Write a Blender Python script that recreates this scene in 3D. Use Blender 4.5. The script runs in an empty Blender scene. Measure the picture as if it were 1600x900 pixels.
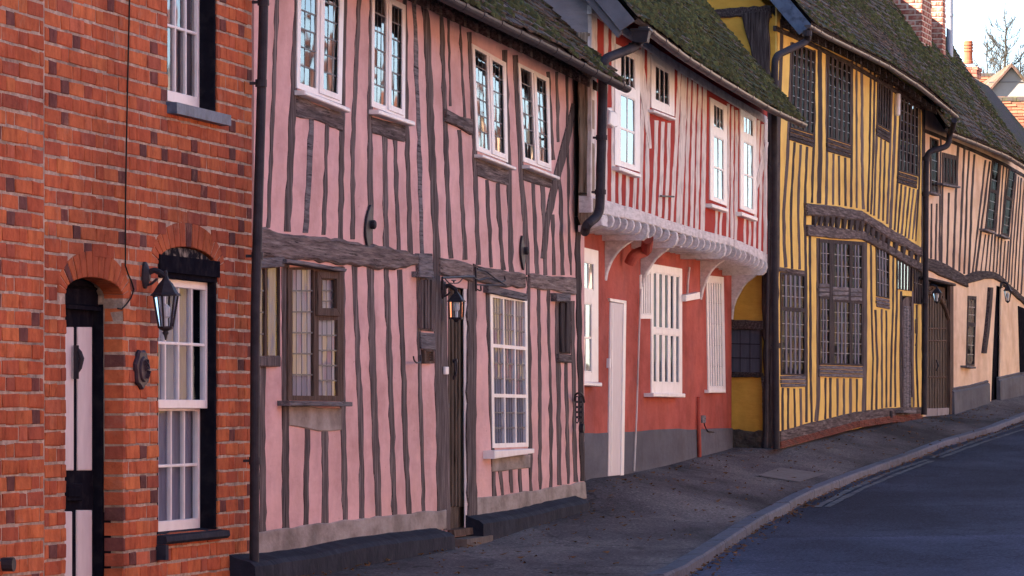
import bpy, math, random
from math import sin, cos, tan, atan, pi, radians
from mathutils import Vector, Matrix, noise
from mathutils.geometry import tessellate_polygon
random.seed(7)
SC = bpy.context.scene
# ------------------------------------------------------------------ camera
F = 6725.0; HY = 640.0; S = 1.12; CAMZ = 1.6
cd = bpy.data.cameras.new('camera'); cam = bpy.data.objects.new('camera', cd)
SC.collection.objects.link(cam); SC.camera = cam
cam.location = (0, 0, CAMZ); cam.rotation_euler = (pi/2, 0, 0)
cd.sensor_width = 36; cd.lens = F/1600*36; cd.shift_x = 0; cd.shift_y = (HY-450)/1600
cd.clip_start = .5; cd.clip_end = 6000
SC.render.resolution_x = 1024; SC.render.resolution_y = 576
# ------------------------------------------------------------------ light
SUN_EL, SUN_AZ = 30.0, 246.0        # azimuth clockwise from +Y (view direction)
W = bpy.data.worlds.new('World'); SC.world = W; W.use_nodes = True
nt = W.node_tree; bg = nt.nodes['Background']
sky = nt.nodes.new('ShaderNodeTexSky'); sky.sky_type = 'NISHITA'; sky.sun_disc = False
sky.sun_elevation = radians(SUN_EL); sky.sun_rotation = radians(SUN_AZ)
sky.air_density = 0.8; sky.dust_density = 0.3; sky.ozone_density = 1.6
nt.links.new(sky.outputs[0], bg.inputs[0]); bg.inputs[1].default_value = 0.05
sl = bpy.data.lights.new('sun', 'SUN'); sl.energy = 4.7; sl.angle = radians(.5); sl.color = (1, .86, .68)
so = bpy.data.objects.new('sun', sl); SC.collection.objects.link(so)
az, el = radians(SUN_AZ), radians(SUN_EL)
sd = Vector((sin(az)*cos(el), cos(az)*cos(el), sin(el)))
so.rotation_euler = sd.to_track_quat('Z', 'Y').to_euler(); so.location = (-20, -10, 30)
vs = SC.view_settings; vs.view_transform = 'Standard'; vs.look = 'None'; vs.gamma = 1; vs.exposure = 3.12
vs.use_curve_mapping = False
if hasattr(vs, 'use_white_balance'):
    vs.use_white_balance = True; vs.white_balance_temperature = 6500; vs.white_balance_tint = 12
# ------------------------------------------------------------------ materials
def _mat(name):
    m = bpy.data.materials.new(name); m.use_nodes = True
    n = m.node_tree.nodes; l = m.node_tree.links
    return m, n, l, n['Principled BSDF']
def ramp(n, cols):
    r = n.new('ShaderNodeValToRGB'); e = r.color_ramp.elements
    while len(e) < len(cols): e.new(.5)
    for i, (p, c) in enumerate(cols): e[i].position = p; e[i].color = (*c, 1)
    return r
def mat(name, c1, c2, scale=3, stretch=(1,1,1), rough=.9, bump=.3, bscale=40, bdist=.01, c3=None,
        detail=8, spec=.06, tone=0.0, stain=None, stain_scale=1.2, metal=0, bstretch=None, streak=0, speck=0, crack=0, cstretch=(22,22,1.1)):
    m, n, l, b = _mat(name)
    tc = n.new('ShaderNodeTexCoord'); mp = n.new('ShaderNodeMapping'); mp.inputs['Scale'].default_value = stretch
    l.new(tc.outputs['Object'], mp.inputs[0])
    nz = n.new('ShaderNodeTexNoise'); nz.inputs['Scale'].default_value = scale; nz.inputs['Detail'].default_value = detail
    nz.inputs['Roughness'].default_value = .65
    l.new(mp.outputs[0], nz.inputs['Vector'])
    cols = [(.3, c1), (.7, c2)] if c3 is None else [(.3, c1), (.5, c2), (.7, c3)]
    r = ramp(n, cols); l.new(nz.outputs[0], r.inputs[0]); col = r.outputs[0]
    if stain:
        n2 = n.new('ShaderNodeTexNoise'); n2.inputs['Scale'].default_value = stain_scale; n2.inputs['Detail'].default_value = 6
        l.new(tc.outputs['Object'], n2.inputs['Vector'])
        r2 = ramp(n, [(.5, (0,0,0)), (.68, (1,1,1))]); l.new(n2.outputs[0], r2.inputs[0])
        mx = n.new('ShaderNodeMix'); mx.data_type = 'RGBA'
        ml = n.new('ShaderNodeMath'); ml.operation = 'MULTIPLY'; ml.inputs[1].default_value = stain[1]
        l.new(r2.outputs[0], ml.inputs[0]); l.new(ml.outputs[0], mx.inputs[0])
        l.new(col, mx.inputs[6]); mx.inputs[7].default_value = (*stain[0], 1); col = mx.outputs[2]
    def mult(val, lo):
        nonlocal col
        mm = n.new('ShaderNodeMix'); mm.data_type = 'RGBA'; mm.blend_type = 'MULTIPLY'; mm.inputs[0].default_value = 1
        l.new(col, mm.inputs[6]); l.new(val, mm.inputs[7]); col = mm.outputs[2]
    def nzr(sc, st, det, cols):
        mpx = n.new('ShaderNodeMapping'); mpx.inputs['Scale'].default_value = st; l.new(tc.outputs['Object'], mpx.inputs[0])
        nx = n.new('ShaderNodeTexNoise'); nx.inputs['Scale'].default_value = sc; nx.inputs['Detail'].default_value = det; nx.inputs['Roughness'].default_value = .7
        l.new(mpx.outputs[0], nx.inputs['Vector']); rx = ramp(n, cols); l.new(nx.outputs[0], rx.inputs[0]); return rx.outputs[0]
    if streak:
        k = 1-streak; mult(nzr(2.2, (.55,.55,.6), 9, [(.38,(k,k*.97,k*.94)),(.6,(1,1,1))]), 0)
        mult(nzr(1.0, (.5,.5,1.4), 7, [(.36,(1-streak*.6,1-streak*.85,1-streak)),(.5,(1,1,1)),(.66,(1.06,1.04,.98))]), 0)
    if speck: mult(nzr(30, (.3,.3,1), 4, [(.27,(1-speck,)*3),(.36,(1,1,1))]), 0)
    if crack: mult(nzr(2.0, cstretch, 9, [(.36,(.18,.16,.16)),(.44,(1,1,1)),(.70,(1.25,1.25,1.25))]), 0)
    if tone:
        oi = n.new('ShaderNodeObjectInfo'); hs = n.new('ShaderNodeHueSaturation')
        mr = n.new('ShaderNodeMapRange'); mr.inputs[3].default_value = 1-tone; mr.inputs[4].default_value = 1+tone
        l.new(oi.outputs['Random'], mr.inputs[0]); l.new(mr.outputs[0], hs.inputs['Value'])
        l.new(col, hs.inputs['Color']); col = hs.outputs[0]
    l.new(col, b.inputs['Base Color'])
    b.inputs['Roughness'].default_value = rough; b.inputs['Specular IOR Level'].default_value = spec; b.inputs['Metallic'].default_value = metal
    if bump:
        mp2 = n.new('ShaderNodeMapping'); mp2.inputs['Scale'].default_value = bstretch or stretch; l.new(tc.outputs['Object'], mp2.inputs[0])
        n3 = n.new('ShaderNodeTexNoise'); n3.inputs['Scale'].default_value = bscale; n3.inputs['Detail'].default_value = 6
        l.new(mp2.outputs[0], n3.inputs['Vector'])
        bp = n.new('ShaderNodeBump'); bp.inputs['Strength'].default_value = bump; bp.inputs['Distance'].default_value = bdist
        l.new(n3.outputs[0], bp.inputs['Height']); l.new(bp.outputs[0], b.inputs['Normal'])
    return m
def brick_mat(name, single):
    m, n, l, b = _mat(name)
    if single:
        sx = n.new('ShaderNodeSeparateColor'); l.new(n.new('ShaderNodeObjectInfo').outputs['Color'], sx.inputs[0]); src = sx.outputs[0]
    else:
        a = n.new('ShaderNodeAttribute'); a.attribute_name = 'tone'; src = a.outputs['Fac']
    r = ramp(n, [(0,(.12,.055,.05)),(.09,(.18,.06,.05)),(.11,(.31,.085,.052)),(.3,(.40,.098,.046)),(.5,(.43,.115,.052)),(.7,(.47,.135,.055)),(.9,(.51,.16,.062)),(1,(.45,.13,.07))])
    l.new(src, r.inputs[0])
    tc = n.new('ShaderNodeTexCoord'); geo = n.new('ShaderNodeNewGeometry')
    nz = n.new('ShaderNodeTexNoise'); nz.inputs['Scale'].default_value = 9; nz.inputs['Detail'].default_value = 9; nz.inputs['Roughness'].default_value = .78
    l.new(geo.outputs['Position'], nz.inputs['Vector'])
    r2 = ramp(n, [(.30,(.55,.52,.52)),(.46,(.95,.93,.93)),(.72,(1.25,1.28,1.3))]); l.new(nz.outputs[0], r2.inputs[0])
    mps = n.new('ShaderNodeMapping'); mps.inputs['Scale'].default_value = (5,5,2.2); l.new(geo.outputs['Position'], mps.inputs[0])
    ns = n.new('ShaderNodeTexNoise'); ns.inputs['Scale'].default_value = 3; ns.inputs['Detail'].default_value = 8; l.new(mps.outputs[0], ns.inputs['Vector'])
    rs_ = ramp(n, [(.34,(.80,.77,.78)),(.52,(1,1,1)),(.7,(1.08,1.12,1.05))]); l.new(ns.outputs[0], rs_.inputs[0])
    ms = n.new('ShaderNodeMix'); ms.data_type = 'RGBA'; ms.blend_type = 'MULTIPLY'; ms.inputs[0].default_value = 1; l.new(r.outputs[0], ms.inputs[6]); l.new(rs_.outputs[0], ms.inputs[7])
    nb = n.new('ShaderNodeTexNoise'); nb.inputs['Scale'].default_value = .9; nb.inputs['Detail'].default_value = 7; l.new(geo.outputs['Position'], nb.inputs['Vector'])
    rb_ = ramp(n, [(.36,(.70,.68,.70)),(.58,(1.12,1.1,1.05))]); l.new(nb.outputs[0], rb_.inputs[0])
    mb_ = n.new('ShaderNodeMix'); mb_.data_type = 'RGBA'; mb_.blend_type = 'MULTIPLY'; mb_.inputs[0].default_value = 1; l.new(ms.outputs[2], mb_.inputs[6]); l.new(rb_.outputs[0], mb_.inputs[7]); r = type('o',(),{'outputs':[mb_.outputs[2]]})
    mx = n.new('ShaderNodeMix'); mx.data_type = 'RGBA'; mx.blend_type = 'MULTIPLY'; mx.inputs[0].default_value = 1
    l.new(r.outputs[0], mx.inputs[6]); l.new(r2.outputs[0], mx.inputs[7])
    # lime bloom and dirt
    n4 = n.new('ShaderNodeTexNoise'); n4.inputs['Scale'].default_value = 2.3; n4.inputs['Detail'].default_value = 10; n4.inputs['Roughness'].default_value = .75
    l.new(geo.outputs['Position'], n4.inputs['Vector'])
    r4 = ramp(n, [(.56,(0,0,0)),(.66,(.35,.35,.35)),(.75,(.8,.8,.8))]); n4.inputs['Scale'].default_value = 5; l.new(n4.outputs[0], r4.inputs[0])
    mx2 = n.new('ShaderNodeMix'); mx2.data_type = 'RGBA'; l.new(r4.outputs[0], mx2.inputs[0])
    l.new(mx.outputs[2], mx2.inputs[6]); mx2.inputs[7].default_value = (.36,.19,.13,1)
    l.new(mx2.outputs[2], b.inputs['Base Color'])
    b.inputs['Roughness'].default_value = .9; b.inputs['Specular IOR Level'].default_value = .05
    n3 = n.new('ShaderNodeTexNoise'); n3.inputs['Scale'].default_value = 60; n3.inputs['Detail'].default_value = 8
    l.new(geo.outputs['Position'], n3.inputs['Vector'])
    bp = n.new('ShaderNodeBump'); bp.inputs['Strength'].default_value = .5; bp.inputs['Distance'].default_value = .006
    l.new(n3.outputs[0], bp.inputs['Height']); l.new(bp.outputs[0], b.inputs['Normal'])
    return m
def glass_mat(name, tint=(.9,.95,1), dark=.0, wob=.10, wscale=3.0, ior=1.8, refl=1.0):
    m, n, l, b = _mat(name); n.remove(b)
    out = n['Material Output']
    tr = n.new('ShaderNodeBsdfTransparent'); tr.inputs[0].default_value = (*[t*(1-dark) for t in tint], 1)
    gl = n.new('ShaderNodeBsdfGlossy'); gl.inputs['Roughness'].default_value = .03
    fr = n.new('ShaderNodeFresnel'); fr.inputs[0].default_value = ior
    mx = n.new('ShaderNodeMixShader'); tc = n.new('ShaderNodeTexCoord')
    nz = n.new('ShaderNodeTexNoise'); nz.inputs['Scale'].default_value = wscale; nz.inputs['Detail'].default_value = 1
    l.new(tc.outputs['Object'], nz.inputs['Vector'])
    bp = n.new('ShaderNodeBump'); bp.inputs['Strength'].default_value = wob; bp.inputs['Distance'].default_value = .02
    l.new(nz.outputs[0], bp.inputs['Height']); l.new(bp.outputs[0], gl.inputs['Normal'])
    mu = n.new('ShaderNodeMath'); mu.operation = 'MULTIPLY'; mu.inputs[1].default_value = refl; l.new(fr.outputs[0], mu.inputs[0]); l.new(mu.outputs[0], mx.inputs[0]); l.new(tr.outputs[0], mx.inputs[1]); l.new(gl.outputs[0], mx.inputs[2])
    l.new(mx.outputs[0], out.inputs['Surface'])
    return m
def roof_mat(name, mossy, col=((.100,.076,.066),(.155,.11,.088),(.05,.042,.040))):
    m, n, l, b = _mat(name)
    geo = n.new('ShaderNodeNewGeometry'); a = n.new('ShaderNodeAttribute'); a.attribute_name = 'tone'
    r = ramp(n, [(0, col[2]), (.45, col[0]), (1, col[1])]); l.new(a.outputs['Fac'], r.inputs[0])
    nz = n.new('ShaderNodeTexNoise'); nz.inputs['Scale'].default_value = 1.1; nz.inputs['Detail'].default_value = 10; nz.inputs['Roughness'].default_value = .72
    l.new(geo.outputs['Position'], nz.inputs['Vector'])
    lo = .62 - .28*mossy
    r2 = ramp(n, [(lo, (0,0,0)), (lo+.1, (1,1,1))]); l.new(nz.outputs[0], r2.inputs[0])
    n2 = n.new('ShaderNodeTexNoise'); n2.inputs['Scale'].default_value = 14; n2.inputs['Detail'].default_value = 6
    l.new(geo.outputs['Position'], n2.inputs['Vector'])
    r3 = ramp(n, [(.35,(.025,.022,.014)),(.55,(.055,.058,.022)),(.7,(.11,.12,.035))]); l.new(n2.outputs[0], r3.inputs[0])
    mx = n.new('ShaderNodeMix'); mx.data_type = 'RGBA'; l.new(r2.outputs[0], mx.inputs[0]); l.new(r.outputs[0], mx.inputs[6]); l.new(r3.outputs[0], mx.inputs[7])
    l.new(mx.outputs[2], b.inputs['Base Color']); b.inputs['Roughness'].default_value = .95; b.inputs['Specular IOR Level'].default_value = .15
    bp = n.new('ShaderNodeBump'); bp.inputs['Strength'].default_value = .7; bp.inputs['Distance'].default_value = .015
    n3 = n.new('ShaderNodeTexNoise'); n3.inputs['Scale'].default_value = 45; n3.inputs['Detail'].default_value = 6
    l.new(geo.outputs['Position'], n3.inputs['Vector']); l.new(n3.outputs[0], bp.inputs['Height']); l.new(bp.outputs[0], b.inputs['Normal'])
    return m
M = {}
def timber(name, c1, c2, c3, vert=True, tone=.18):
    st = (14, 14, .9) if vert else (.9, 14, 14)
    return mat(name, c1, c2, scale=3.2, stretch=st, c3=c3, rough=.9, bump=.9, bscale=2.6, bdist=.012, tone=tone, detail=10, crack=1, cstretch=(30,30,1.3) if vert else (1.3,30,30), bstretch=tuple(2.2*s for s in st))
tg = ((.040,.032,.033),(.105,.081,.077),(.24,.20,.19))
M['stud'] = timber('weathered_timber', *tg)
M['beam'] = timber('weathered_timber_beam', *tg, vert=False)
td = ((.022,.016,.017),(.055,.042,.041),(.12,.098,.095))
M['dstud'] = timber('dark_timber', *td)
M['dbeam'] = timber('dark_timber_beam', *td, vert=False)
M['beamL'] = timber('eroded_pale_beam', (.07,.052,.047),(.17,.13,.12),(.30,.25,.225), vert=False)
M['greyboard'] = timber('grey_oak_board', (.07,.06,.065),(.15,.135,.14),(.24,.22,.22), vert=False)
M['palepost'] = timber('pale_oak_post', (.10,.08,.06),(.28,.22,.16),(.42,.34,.26), vert=True)
M['brown'] = timber('brown_window_timber', (.05,.032,.024),(.10,.065,.05),(.15,.105,.082), tone=.1)
M['door'] = timber('brown_door_timber', (.055,.040,.030),(.10,.075,.057),(.15,.12,.095), tone=.05)
M['lime'] = mat('limewashed_beam', (.50,.46,.45),(.66,.62,.61), scale=6, stretch=(1,4,6), c3=(.78,.74,.73), bump=.5, bscale=14, bdist=.01, stain=((.28,.25,.24),.5), stain_scale=5)
M['limestud'] = mat('limewashed_stud', (.50,.43,.39),(.70,.63,.58), scale=4, stretch=(8,8,1), c3=(.80,.74,.68), bump=.4, bscale=10, bdist=.008, stain=((.22,.17,.16),.45), stain_scale=6, tone=.08)
M['pink'] = mat('pink_plaster', (.70,.42,.39),(.79,.495,.465), streak=.22, speck=.3, scale=2.2, stretch=(.35,.35,1), bump=.45, bscale=26, bdist=.012, stain=((.58,.36,.36),.5), stain_scale=2.1)
M['red'] = mat('red_plaster', (.38,.085,.065),(.46,.11,.082), streak=.3, speck=.25, scale=2.0, stretch=(.35,.35,1), bump=.4, bscale=22, bdist=.012, stain=((.32,.10,.085),.6), stain_scale=1.6, c3=(.50,.13,.10))
M['redup'] = mat('red_limewash', (.36,.045,.035),(.43,.062,.048), streak=.15, speck=.2, scale=3, stretch=(.35,.35,1), bump=.4, bscale=24, bdist=.01, stain=((.30,.09,.08),.4), stain_scale=3)
M['yellow'] = mat('ochre_plaster', (.80,.545,.14),(.87,.62,.185), streak=.14, speck=.2, scale=2.4, stretch=(.35,.35,1), bump=.4, bscale=24, bdist=.01, stain=((.58,.34,.13),.5), stain_scale=1.7)
M['mustard'] = mat('mustard_plaster', (.64,.36,.06),(.76,.45,.09), streak=.2, speck=.2, scale=1.6, stretch=(.35,.35,1), bump=.6, bscale=9, bdist=.03, stain=((.44,.26,.05),.5), stain_scale=2)
M['peach'] = mat('peach_plaster', (.74,.53,.37),(.82,.61,.45), streak=.18, speck=.2, scale=2, stretch=(.35,.35,1), bump=.4, bscale=16, bdist=.012, stain=((.56,.34,.23),.6), stain_scale=1.5)
M['render'] = mat('grey_cement_render', (.20,.185,.20),(.30,.28,.30), scale=3.5, stretch=(.35,.35,1), bump=.6, bscale=30, bdist=.02, c3=(.37,.35,.37), stain=((.14,.13,.14),.5), stain_scale=1.5)
M['plinthrail'] = mat('rendered_sill_rail', (.20,.165,.14),(.33,.28,.245), scale=3, stretch=(1,1,2), c3=(.42,.37,.33), bump=.6, bscale=16, bdist=.012, stain=((.12,.10,.085),.6), stain_scale=2.2)
M['plinth'] = mat('slate_painted_plinth', (.012,.013,.021),(.026,.027,.040), scale=5, speck=.3, bump=.6, bscale=18, bdist=.012, stain=((.06,.06,.075),.35), stain_scale=6, rough=.8)
M['greyband'] = mat('grey_painted_band', (.10,.10,.12),(.145,.145,.17), streak=.2, speck=.25, scale=3, stretch=(.35,.35,1), bump=.5, bscale=18, bdist=.012, stain=((.10,.10,.115),.6), stain_scale=2.4)
M['white'] = mat('white_gloss_paint', (.70,.66,.64),(.80,.76,.74), scale=8, rough=.45, bump=.15, bscale=30, bdist=.004, spec=.5, stain=((.5,.45,.40),.3), stain_scale=7)
M['cream'] = mat('cream_door_paint', (.60,.53,.52),(.68,.61,.60), scale=6, stretch=(3,3,1), rough=.5, bump=.2, bscale=20, bdist=.004)
M['blackp'] = mat('black_paint', (.006,.006,.010),(.013,.013,.019), scale=9, rough=.5, bump=.2, bscale=22, bdist=.004, spec=.0, stain=((.06,.05,.05),.2), stain_scale=14)
M['bluesill'] = mat('blue_grey_painted_sill', (.07,.09,.14),(.11,.14,.20), scale=9, rough=.45, bump=.4, bscale=30, bdist=.006, stain=((.02,.02,.03),.5), stain_scale=12)
M['iron'] = mat('cast_iron', (.022,.019,.024),(.05,.043,.05), scale=10, rough=.55, bump=.3, bscale=60, bdist=.004, metal=.0, spec=.12)
M['gutter'] = mat('brown_cast_gutter', (.040,.029,.031),(.075,.056,.058), scale=4, rough=.45, bump=.2, bscale=50, bdist=.003, spec=.3, stain=((.16,.13,.13),.35), stain_scale=7)
M['curtain'] = mat('pale_curtain', (.36,.30,.31),(.46,.40,.42), scale=6, stretch=(6,6,.5), bump=.0, rough=.95)
M['blind'] = mat('violet_grey_voile', (.20,.19,.23),(.30,.28,.33), scale=5, stretch=(6,6,.6), bump=0)
M['lead'] = mat('lead_came', (.05,.05,.06),(.11,.11,.13), scale=20, rough=.5, bump=0, metal=.3)
M['cameL'] = mat('pale_lead_came', (.10,.10,.125),(.18,.18,.22), scale=20, rough=.5, bump=0, metal=.2)
M['glass'] = glass_mat('old_window_glass', dark=.12)
M['gdark'] = glass_mat('dark_window_glass', dark=.35, wob=.3, wscale=4, ior=1.45, refl=.07)
M['gblue'] = glass_mat('dark_sky_glass', dark=.5, wob=.5, wscale=6, ior=1.5, refl=.06)
M['mullion'] = mat('pale_grey_mullion', (.13,.12,.145),(.22,.21,.25), scale=9, stretch=(1,1,.3), bump=.2)
M['dullbrick'] = mat('dull_plinth_brick', (.10,.038,.028),(.19,.065,.045), scale=6, c3=(.25,.10,.07), bump=.7, bscale=30, stain=((.10,.07,.06),.6), stain_scale=4)
M['gsoft'] = glass_mat('low_reflection_glass', dark=.1, wob=.12, wscale=4, ior=1.5, refl=.13)  # window glass with a weaker mirror reflection than the old panes
M['lampglass'] = glass_mat('lamp_glass', dark=.0, wob=.0, ior=1.3)
M['mortar'] = mat('lime_mortar', (.22,.16,.125),(.40,.30,.23), scale=14, c3=(.60,.48,.37), bump=.7, bscale=60, bdist=.01, stain=((.10,.08,.07),.6), stain_scale=3)
M['brick1'] = brick_mat('red_brick_single', True); M['chimbrick'] = mat('old_chimney_brick', (.20,.075,.06),(.30,.10,.075), scale=9, c3=(.38,.15,.10), bump=.5, bscale=50, tone=.3, stain=((.40,.30,.24),.6), stain_scale=9); M['palemortar'] = mat('pale_lime_mortar', (.42,.34,.28),(.58,.48,.40), scale=12, bump=.5); M['brickN'] = brick_mat('red_brick_mass', False)
M['stone'] = mat('dark_flint_base', (.035,.03,.028),(.10,.085,.075), scale=9, bump=1, bscale=14, bdist=.05)
M['step'] = mat('worn_step_stone', (.10,.08,.07),(.17,.14,.12), scale=7, bump=.5, bscale=25, bdist=.01)
M['dark'] = mat('dark_interior_fill', (.06,.05,.05),(.09,.075,.07), bump=0)  # dark colour stands in for the gloom of unlit rooms
M['wire'] = mat('black_cable', (.01,.01,.01),(.02,.02,.02), bump=0, rough=.6)
M['leaf'] = mat('dead_leaf', (.10,.045,.02),(.24,.12,.05), scale=60, bump=0, tone=.3)
M['bark'] = mat('grey_bark', (.035,.03,.025),(.06,.052,.045), scale=20, bump=.3)
M['peeling'] = mat('peeling_black_paint', (.012,.012,.016),(.02,.02,.025), scale=6, bump=.5, bscale=30, spec=.0, stain=((.30,.25,.20),.9), stain_scale=16)
M['paintgrey'] = mat('grey_painted_board', (.10,.095,.105),(.155,.15,.165), scale=5, bump=.3, bscale=20)
M['pot'] = mat('terracotta_pot', (.24,.075,.045),(.31,.11,.065), scale=12, bump=.2)
M['kerb'] = mat('granite_kerb', (.08,.08,.10),(.13,.13,.155), scale=26, c3=(.18,.18,.205), bump=.4, bscale=70, bdist=.006, tone=.15, stain=((.09,.085,.09),.6), stain_scale=3)
M['moss'] = mat('roof_moss', (.026,.023,.013),(.060,.058,.024), scale=6, c3=(.14,.145,.055), bump=.8, bscale=90, bdist=.01, rough=1, spec=.05)
M['roofA'] = roof_mat('mossy_clay_tile', .45)
M['roofB'] = roof_mat('very_mossy_clay_tile', .8)
M['roofC'] = roof_mat('brown_clay_tile', .4, ((.105,.065,.055),(.15,.09,.072),(.06,.048,.048)))
M['roofO'] = roof_mat('orange_clay_tile', -.3, ((.22,.085,.05),(.27,.115,.07),(.16,.06,.04)))
M['cast'] = mat('painted_plaque', (.03,.02,.03),(.06,.04,.05), scale=10, bump=.5, bscale=20, bdist=.01, rough=.45)
def asphalt(name, c1, c2, c3, patch, bl=0.0):
    m, n, l, b = _mat(name)
    geo = n.new('ShaderNodeNewGeometry')
    n1 = n.new('ShaderNodeTexNoise'); n1.inputs['Scale'].default_value = .55; n1.inputs['Detail'].default_value = 9; n1.inputs['Roughness'].default_value = .6
    mp = n.new('ShaderNodeMapping'); mp.inputs['Scale'].default_value = (1, .35, 1); l.new(geo.outputs['Position'], mp.inputs[0]); l.new(mp.outputs[0], n1.inputs['Vector'])
    r = ramp(n, [(.38, c1), (.50, c2), (.62, c3)]); l.new(n1.outputs[0], r.inputs[0])
    n2 = n.new('ShaderNodeTexNoise'); n2.inputs['Scale'].default_value = 75; n2.inputs['Detail'].default_value = 3
    l.new(geo.outputs['Position'], n2.inputs['Vector'])
    n2.inputs['Scale'].default_value = 42; n2.inputs['Roughness'].default_value = .75
    r2 = ramp(n, [(.30,(.35,.35,.35)),(.5,(1,1,1)),(.64,(1.7,1.7,1.7)),(.72,(3.0,2.9,2.8))]); l.new(n2.outputs[0], r2.inputs[0])
    mx = n.new('ShaderNodeMix'); mx.data_type = 'RGBA'; mx.blend_type = 'MULTIPLY'; mx.inputs[0].default_value = 1
    l.new(r.outputs[0], mx.inputs[6]); l.new(r2.outputs[0], mx.inputs[7])
    # cracks and patches
    vo = n.new('ShaderNodeTexVoronoi'); vo.feature = 'DISTANCE_TO_EDGE'; vo.inputs['Scale'].default_value = .33
    n5 = n.new('ShaderNodeTexNoise'); n5.inputs['Scale'].default_value = 2; n5.inputs['Detail'].default_value = 6
    l.new(geo.outputs['Position'], n5.inputs['Vector'])
    ad = n.new('ShaderNodeVectorMath'); ad.operation = 'ADD'; l.new(geo.outputs['Position'], ad.inputs[0]); l.new(n5.outputs['Color'], ad.inputs[1]); l.new(ad.outputs[0], vo.inputs['Vector'])
    r5 = ramp(n, [(.0,(.5,.5,.5)),(.012,(1,1,1))]); l.new(vo.outputs['Distance'], r5.inputs[0])
    mx2 = n.new('ShaderNodeMix'); mx2.data_type = 'RGBA'; mx2.blend_type = 'MULTIPLY'; mx2.inputs[0].default_value = patch
    l.new(mx.outputs[2], mx2.inputs[6]); l.new(r5.outputs[0], mx2.inputs[7])
    cl = mx2.outputs[2]
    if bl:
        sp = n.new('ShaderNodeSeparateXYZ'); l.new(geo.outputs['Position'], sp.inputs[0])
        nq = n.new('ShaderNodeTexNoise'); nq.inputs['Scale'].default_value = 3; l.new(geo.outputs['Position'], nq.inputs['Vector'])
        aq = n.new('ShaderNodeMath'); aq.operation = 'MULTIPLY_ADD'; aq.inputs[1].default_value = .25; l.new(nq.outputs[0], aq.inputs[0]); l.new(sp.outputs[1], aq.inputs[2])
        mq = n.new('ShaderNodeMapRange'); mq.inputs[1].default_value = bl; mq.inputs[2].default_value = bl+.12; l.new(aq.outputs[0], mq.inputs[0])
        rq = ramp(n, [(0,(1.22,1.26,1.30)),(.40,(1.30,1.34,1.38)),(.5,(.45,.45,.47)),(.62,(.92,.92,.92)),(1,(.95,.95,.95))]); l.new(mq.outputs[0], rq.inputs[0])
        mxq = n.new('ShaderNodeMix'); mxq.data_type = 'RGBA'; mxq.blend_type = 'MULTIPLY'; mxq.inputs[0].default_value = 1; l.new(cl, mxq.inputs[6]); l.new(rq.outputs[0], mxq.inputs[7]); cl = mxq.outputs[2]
    l.new(cl, b.inputs['Base Color']); b.inputs['Roughness'].default_value = .95; b.inputs['Specular IOR Level'].default_value = .05
    bp = n.new('ShaderNodeBump'); bp.inputs['Strength'].default_value = .9; bp.inputs['Distance'].default_value = .008
    l.new(n2.outputs[0], bp.inputs['Height']); l.new(bp.outputs[0], b.inputs['Normal'])
    return m
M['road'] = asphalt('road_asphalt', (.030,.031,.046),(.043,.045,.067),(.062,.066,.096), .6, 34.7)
M['pave'] = asphalt('pavement_asphalt', (.040,.033,.034),(.095,.080,.080),(.165,.14,.132), .9)
M['mark'] = mat('worn_road_paint', (.04,.042,.055),(.10,.10,.11), scale=7, c3=(.22,.21,.20), bump=.3, bscale=70)
# ------------------------------------------------------------------ geometry helpers
class Fr:                                # a vertical plane: origin, direction of travel t (x,y), outward normal n
    def __init__(s, ox, oy, tx, ty):
        s.o = Vector((ox, oy, 0)); s.t = Vector((tx, ty, 0)).normalized(); s.n = s.t.cross(Vector((0,0,1)))
    def P(s, x, y, d=0):
        r = Vector(((x-800)/F, 1, (HY-y)/F)); k = ((s.o + s.n*d).dot(s.n))/r.dot(s.n)
        return Vector((0,0,CAMZ)) + r*k
    def uv(s, x, y, d=0):
        p = s.P(x, y, d); return ((p-s.o).dot(s.t), p.z)
    def L(s, u, v, d=0):
        p = s.o + s.t*u + s.n*d; p.z = v; return p
def facade(px, z, vp):
    th = atan((vp-800)/F); return Fr((px-800)/F*z*S, z*S, sin(th), cos(th))
class MB:
    def __init__(s): s.v = []; s.f = []; s.tone = []; s.t = 0.5
    def add(s, vs, fs):
        o = len(s.v); s.v += [tuple(v) for v in vs]; s.f += [tuple(i+o for i in f) for f in fs]; s.tone += [s.t]*len(fs)
    def quad(s, a, b, c, d): s.add([a,b,c,d], [(0,1,2,3)])
    def build(s, name, m, parent=None, smooth=False, **props):
        me = bpy.data.meshes.new(name); vs = s.v
        if parent is not None:
            inv = WM[parent.name].inverted(); vs = [inv @ Vector(v) for v in vs]
        me.from_pydata([tuple(v) for v in vs], [], s.f); me.validate(clean_customdata=False)
        if smooth: me.polygons.foreach_set('use_smooth', [True]*len(me.polygons))
        if len(set(s.tone)) > 1 and len(s.tone) == len(me.polygons):
            at = me.attributes.new('tone', 'FLOAT', 'FACE'); at.data.foreach_set('value', s.tone)
        me.materials.append(M[m] if isinstance(m, str) else m); me.update()
        o = bpy.data.objects.new(name, me); SC.collection.objects.link(o)
        if parent is not None:
            o.parent = parent; WM[o.name] = WM[parent.name]
        else: WM[o.name] = Matrix()
        for k, v in props.items(): o[k] = v
        return o
WM = {}
def thing(name, label, cat, loc, rot=0, group=None):
    o = bpy.data.objects.new(name, None); SC.collection.objects.link(o); o.empty_display_size = .3
    o.location = loc; o.rotation_euler = (0,0,rot); o['label'] = label; o['category'] = cat
    if group: o['group'] = group
    WM[o.name] = Matrix.LocRotScale(Vector(loc), Matrix.Rotation(rot, 3, 'Z'), None)
    return o
def house(name, label, fr, gz, cat='house'):
    return thing(name, label, cat, (fr.o.x, fr.o.y, gz), math.atan2(fr.t.y, fr.t.x))
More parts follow.
